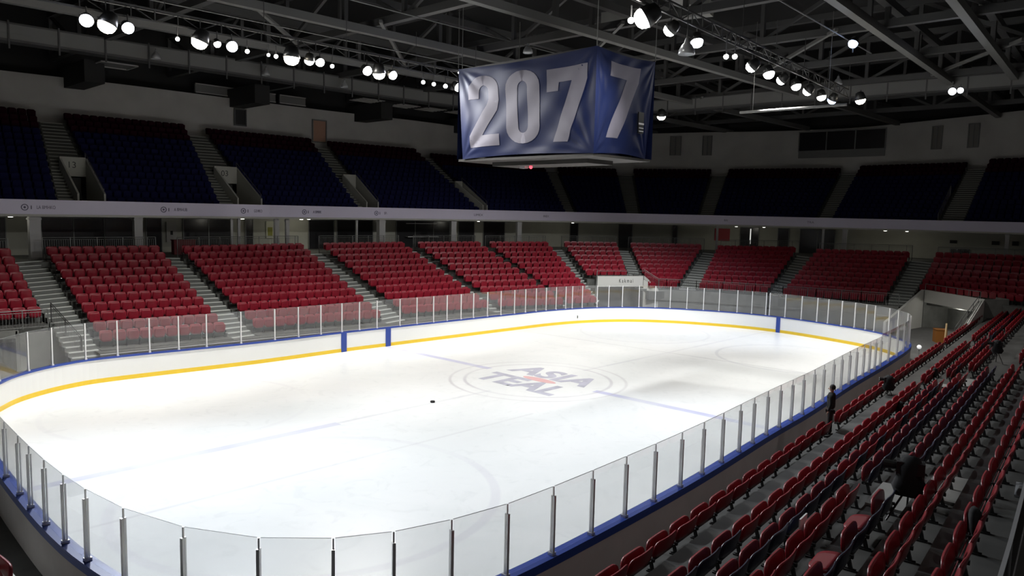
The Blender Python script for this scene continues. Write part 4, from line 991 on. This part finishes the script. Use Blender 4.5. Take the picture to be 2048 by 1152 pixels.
# ------------------------------------------------------------------ roof steel
def truss(name,label,A,B,zb,zt,n,w=.28,group='roof trusses',m=M_steel,zig=True,m_lit=None):
    t=thing(name,label,'truss',group=group); a=Vector((*A,0)); c=Vector((*B,0))
    bb=MB(); bb.bar(a+Vector((0,0,zb)),c+Vector((0,0,zb)),w,w); bb.build('bottom_chord',m_lit or m,t)
    bb=MB(); bb.bar(a+Vector((0,0,zt)),c+Vector((0,0,zt)),w,w); bb.build('top_chord',m,t)
    bb=MB()
    for k in range(n):
        p=a+(c-a)*(k/n); q=a+(c-a)*((k+1)/n)
        bb.bar(p+Vector((0,0,zb)),p+Vector((0,0,zt)),w*.6)
        if zig:
            if k%2: bb.bar(p+Vector((0,0,zb)),q+Vector((0,0,zt)),w*.5)
            else: bb.bar(p+Vector((0,0,zt)),q+Vector((0,0,zb)),w*.5)
    bb.build('web_members',m,t); return t
TX=[-20,-11.5,-3,5.5,14,22.5,31,39.5,48]
for i,x in enumerate(TX): truss('roof_truss','dark steel roof truss across the hall, %s from left'%ORD[i],(x,38.5),(x+1.5,-34),18.95,22.0,12,.4)
TY=[(27.5,27.5),(19.5,19.5),(10.9,10.9),(1.5,1.5),(-14.4,-7.6),(-19.5,-11.0)]
for i,(ya,yb) in enumerate(TY):
    truss('roof_beam','dark steel beam running the length of the hall, %s from the far side'%ORD[i],(-38,ya),(56,yb),18.5,20.2,14,.42,'lengthwise roof beams',zig=False,m_lit=M_steel2)  # paler bottom chords: light on their undersides put into the colour
# diagonals
for i,(A,B) in enumerate((((-11.5,9.6),(-3,18.5)),((-3,9.6),(5.5,18.5)),((5.5,-.5),(14,9.6)),((14,-8.5),(22.5,-.5)),((-11.5,-.5),(-3,-8.5)),((22.5,-15.5),(31,-8.5)),((31,9.6),(39.5,18.5)))):
    b=MB(); b.bar((*A,18.8),(*B,18.8),.18); tag(b.build('roof_brace',M_steel2),'grey diagonal roof brace between trusses, %s from left'%ORD[i],'brace','roof braces')
# ring catwalk with grey side panels
CW=spline([(-40,27.6),(-20,27.4),(0,27.0),(14,27.0),(22,25.2),(28,20.5),(31,12),(31.5,3),(32.6,-6),(33.5,-16),(33,-30)],6,False)
cw=thing('catwalk','dark ring catwalk with grey side panels hung under the roof','catwalk')
b=MB(); ring(b,CW,-.02,.04,17.95,18.8); b.build('side_panel',M_steel2,cw)
b=MB(); strip(b,offset(CW,1.5),CW,17.9,17.9); ring(b,CW,-.06,.1,17.82,17.95); ring(b,CW,-.05,.05,18.8,18.9); b.build('deck',M_steel,cw)
b=MB(); acc=0
for i in range(1,len(CW)):
    L=hypot(CW[i][0]-CW[i-1][0],CW[i][1]-CW[i-1][1]); s=0
    while acc+L-s>2.6: 
        s+=2.6-acc; acc=0; p=lerp(CW[i-1],CW[i],s/L); L_=L; b.bar((p[0],p[1]-.06,17.4),(p[0],p[1]-.06,19.0),.09)
    acc+=L-s
b.build('hanger',M_steel,cw)
# deep dark beams over the back wall
for i,x in enumerate((-10.3,2.2,14.6,27)):
    b=MB(); b.box((x,36.0,17.6),(1.3,6.0,1.5)); tag(b.build('deep_beam',M_roof),'deep black roof beam meeting the back wall, %s from left'%ORD[i],'beam','deep roof beams')
# roof skylight-like grilles and pale ducts
b=MB()
for x in (-9,-2): 
    pass
for i,(x,y,z,sx,sy,lab) in enumerate(((-9.0,33,18.2,2.4,2.2,'square pale framed grille under the dark roof edge, upper left'),)):
    t=thing('roof_grille',lab,'grille',(x,y,z)); b=MB()
    for dx,dy,a_,c_ in ((0,-sy/2,sx,.08),(0,sy/2,sx,.08),(-sx/2,0,.08,sy),(sx/2,0,.08,sy)): b.box((dx,dy,0),(a_,c_,.08))
    b.build('frame',M_wall,t); b=MB(); b.box((0,0,.05),(sx,sy,.03)); b.build('mesh_panel',M_steel2,t)
for i,(x,y) in enumerate(((12.4,33),(16.7,33.2),(19.8,33),(23,32.2))):
    b=MB()
    for k in range(5): b.box((x,y-1+k*.5,18.3),(2.4,.22,.05))
    tag(b.build('slatted_panel',M_wall),'pale slatted panel under the roof left of the cube, %s from left'%ORD[i],'panel','slatted roof panels')
b=MB(); b.box((8.5,-1.5,21.0),(9,.9,.8),.25); b.box((12.5,2.2,21.0),(.9,7,.8),.25); tag(b.build('air_duct',mat('pale_duct',(.22,.22,.21),.6)),'pale angular air duct under the roof above the cube','duct')
b=MB(); b.tube((9.4,-5.5,14.1),(9.9,-10.9,14.15),.07,n=8); 
for p in ((9.45,-6.2),(9.8,-10)): b.tube((*p,14.1),(*p,18.7),.012,n=4)
tag(b.build('hanging_pipe',M_steel2),'long pale pipe hanging level below the right lighting row','pipe')
b=MB()
for k,(p,q) in enumerate((((0.5,-11.2),(14,-10.4)),((-18,12.5),(18,12.7)),((-18,11.6),(18,11.8)),((-6,-5),(22,-3.6)),((-12,3),(10,3.5)))): b.tube((*p,17.3+.3*k%1),(*q,17.3+.3*k%1),.03,n=5)
tag(b.build('cable_conduits',M_steel2),'thin grey conduits strung below the roof trusses','conduit')

# ------------------------------------------------------------------ lighting rows
def rig(label,A,B,z):
    t=truss('lighting_truss',label,A,B,z,z+.5,int(hypot(A[0]-B[0],A[1]-B[1])/1.0),.07,group='lighting trusses')
    b=MB(); n=7
    for k in range(n+1):
        p=lerp(A,B,k/n); b.tube((*p,z+.5),(*p,18.7),.02,n=4)
    b.build('hanger_cable',M_steel,t)
rig('black lighting truss along the far side of the roof',(-24,9.5),(9,9.8),16.5)
rig('black lighting truss along the near side of the roof',(-8,-8.9),(23,-5.9),16.5)
M_em={'warm':mat('lamp_warm',(1,1,1),.5,emis=(1,.9,.72),estr=45),'cool':mat('lamp_cool',(1,1,1),.5,emis=(.85,.88,1),estr=30),'neutral':mat('lamp_neutral',(1,1,1),.5,emis=(1,.98,.92),estr=35),'blue':mat('lamp_blue',(1,1,1),.5,emis=(.45,.6,1),estr=22)}
def flood(x,y,z,r,tone,aim,label,power,cat='floodlight',grp=None,size=100):
    t=thing('floodlight',label,cat,(x,y,z),group=grp)
    d=(Vector(aim)-Vector((x,y,z))).normalized(); Rm=d.to_track_quat('-Z','Y').to_matrix()
    b=MB(); b.lathe([(r*.3,r*1.5),(r*.75,r*1.3),(r*.95,r*.6),(r*1.12,-r*.12),(r*1.02,-r*.12),(r*.98,.0)],n=16,M=Rm); b.lathe([(0,r*1.5),(r*.3,r*1.5)],n=16,M=Rm); b.build('housing',M_black,t,True)
    b=MB(); b.lathe([(r*.98,0),(r*.97,-r*.35),(r*.8,-r*.75),(r*.45,-r),(0,-r*1.08)],n=16,M=Rm); b.build('lens',M_em[tone],t,True)
    b=MB(); b.tube((0,0,r*.9),(0,0,16.5-z+.05),.03,n=6); b.bar((-r*1.1,0,r*.6),(r*1.1,0,r*.6),.04); b.build('bracket',M_steel,t)
    if power:
        D_=(Vector(aim)-Vector((x,y,z))).length; l=bpy.data.lights.new('floodlight_beam','SPOT'); l.energy=power*(D_/18)**2*(D_/z); l.spot_size=radians(size); l.spot_blend=1.0; l.shadow_soft_size=r*.6
        l.color={'warm':WARM,'cool':COOL,'neutral':(1,.98,.95),'blue':(.7,.8,1)}[tone]
        lo=bpy.data.objects.new('floodlight_beam',l); COL.objects.link(lo); lo.parent=t; lo.rotation_euler=d.to_track_quat('-Z','Y').to_euler(); lo.location=d*(r*1.15+.03)
LR=[(-17.8,.26,'cool'),(-17.0,.36,'warm'),(-16.2,.24,'cool'),(-13.1,.36,'warm'),(-12.3,.16,'neutral'),(-11.6,.25,'cool'),(-8.5,.38,'warm'),(-7.5,.24,'neutral'),(-6.9,.22,'neutral'),(-4.0,.25,'neutral'),(-3.2,.34,'warm'),(-2.3,.24,'cool'),(2.6,.28,'neutral'),(3.5,.26,'neutral')]
TL=[(-25,-12),(-23,10),(-16,-12),(-18,13),(-12,0),(-12,-14),(-9,10),(-7,14),(-7,-8),(-2,-13),(0,12),(2,-14),(8,-14),(8,10)]
PL=[1.84,2.2,.25,2.29,.25,.77,2.12,1.37,.76,.72,2.11,.25,.99,3.17]
for i,(x,r,tn) in enumerate(LR):
    flood(x,9.4+.003*(x+18),16.0,r,tn,(*TL[i],0),'glowing floodlight on the far lighting truss, %s from left'%ORD[i],SPOT_POWER*PL[i],grp='floodlights on the far truss',size=92)
for i,(x,r) in enumerate(((-14.0,.09),(-10.7,.10),(-9.6,.08),(-9.2,.10),(-6.0,.10),(.1,.11),(.9,.11),(1.8,.12),(2.9,.09))):
    flood(x,9.7,15.95 if i!=8 else 16.9,r,'neutral',(CAM.x+15,CAM.y+8,4),'small spotlight between the big lamps on the far truss, %s from left'%ORD[i],0,'spotlight','small spotlights on the far truss')
RR=[(-3.9,-8.5,.40,'neutral'),(-1.7,-8.2,.26,'neutral'),(.8,-7.9,.26,'cool'),(7.2,-7.2,.28,'neutral'),(9.4,-7.0,.28,'neutral'),(11.6,-6.7,.26,'neutral'),(13.8,-6.5,.26,'neutral'),(15.9,-6.3,.27,'neutral'),(18.3,-6.1,.27,'neutral'),(20.0,-6.1,.27,'blue')]
TR=[(-20,13),(-4,12),(-3,-13),(6,14),(8,-12),(13,14),(13,-12),(17,10),(19,-9),(24,4)]
PR=[.25,.25,2.87,.37,2.78,.25,1.66,1.88,1.79,1.69]
for i,(x,y,r,tn) in enumerate(RR):
    flood(x,y,16.0,r,tn,(*TR[i],0),'glowing floodlight on the near lighting truss, %s from left'%ORD[i],SPOT_POWER*PR[i],grp='floodlights on the near truss',size=84)
flood(-3.85,-7.8,16.0,.12,'neutral',(-20,-20,3),'small round spotlight left of the biggest right-hand floodlight',0,'spotlight')
flood(2.63,-8.3,15.6,.11,'neutral',(-20,-20,3),'small spotlight, left of a close pair below the near truss',0,'spotlight')
flood(2.85,-8.6,15.6,.11,'neutral',(-20,-20,3),'small spotlight, right of a close pair below the near truss',0,'spotlight')
flood(20.8,-7.5,16.0,.30,'warm',(25,-9,0),'floodlight hanging alone right of the near row of lamps',SPOT_POWER*3.11,size=84)
flood(20.7,6.9,16.0,.32,'warm',(25,10,0),'floodlight glowing alone right of the banner cube',SPOT_POWER*2.5,size=84)
flood(20.8,-12.6,16.0,.2,'cool',(-10,-14,2),'cool spotlight, left of a pair at the far right of the roof',0,'spotlight')
flood(22.0,-12.7,16.2,.16,'cool',(-10,-14,2),'cool spotlight, right of a pair at the far right of the roof',0,'spotlight')
flood(9.63,-11.1,17.0,.22,'blue',(0,-10,2),'bluish glowing lamp tucked between beams at upper right',0,'spotlight')
# unlit bell lamps
def bell(x,y,z,s,label):
    t=thing('bell_lamp',label,'lamp',(x,y,z),group='unlit bell lamps')
    b=MB(); b.lathe([(.06,.62),(.1,.55),(.12,.42),(.24,.3),(.34,.1),(.37,-.08),(.36,-.09),(.32,.09),(.2,.28)],n=18); o=b.build('shade',mat('bell_grey',(.4,.41,.42),.3,metal=.3),t,True); o.scale=(s,s,s)
    b=MB(); b.tube((0,0,.6*s),(0,0,18.6-z),.02,n=5); b.build('cable',M_steel,t)
bell(-1.67,-8.96,15.0,.9,'grey bell-shaped unlit lamp hanging between two floodlights of the near truss')
for i,(x,y) in enumerate(((-8.6,26.5),(-1.0,26.3),(5.6,26.3),(11.5,20),(20,20),(5,6),(26,-4))): bell(x,y,18.0,.8,'unlit grey bell lamp under the roof, %s from left'%ORD[i])

# added out-of-frame floodlights that brighten the near stand
for i,x in enumerate((-20,-4,12,28)):
    flood(x,-30.0,17.5,.3,'neutral',(x+3,-17,1),'added unseen floodlight brightening the near stand, %s from left'%ORD[i],250,grp='added unseen floodlights',size=95)

b=MB(); b.box((-6.1,28.9,5.5),(1.5,.5,1.0)); b.box((-6.1,28.9,6.02),(1.6,.6,.05))
tag(b.build('red_counter',mat('dull_red_panel',(.12,.008,.012),.6)),'dull red counter at the top of the stairs between second and third blocks','counter')

t=thing('ceiling_lamp','tiny lamp under the ceiling of the wide right passage','lamp',(36.9,-10.0,2.0))
b=MB(); b.lathe([(0,.05),(.12,.05),(.13,0),(.1,-.03)],n=12); b.build('housing',M_aluw,t)
b=MB(); b.lathe([(.1,-.03),(0,-.05)],n=12); b.build('diffuser',M_lamp,t)
l=bpy.data.lights.new('ceiling_lamp_light','POINT'); l.energy=45; l.color=(1,.97,.9); l.shadow_soft_size=.1; lo=bpy.data.objects.new('ceiling_lamp_light',l); COL.objects.link(lo); lo.parent=t; lo.location=(0,0,-.25)
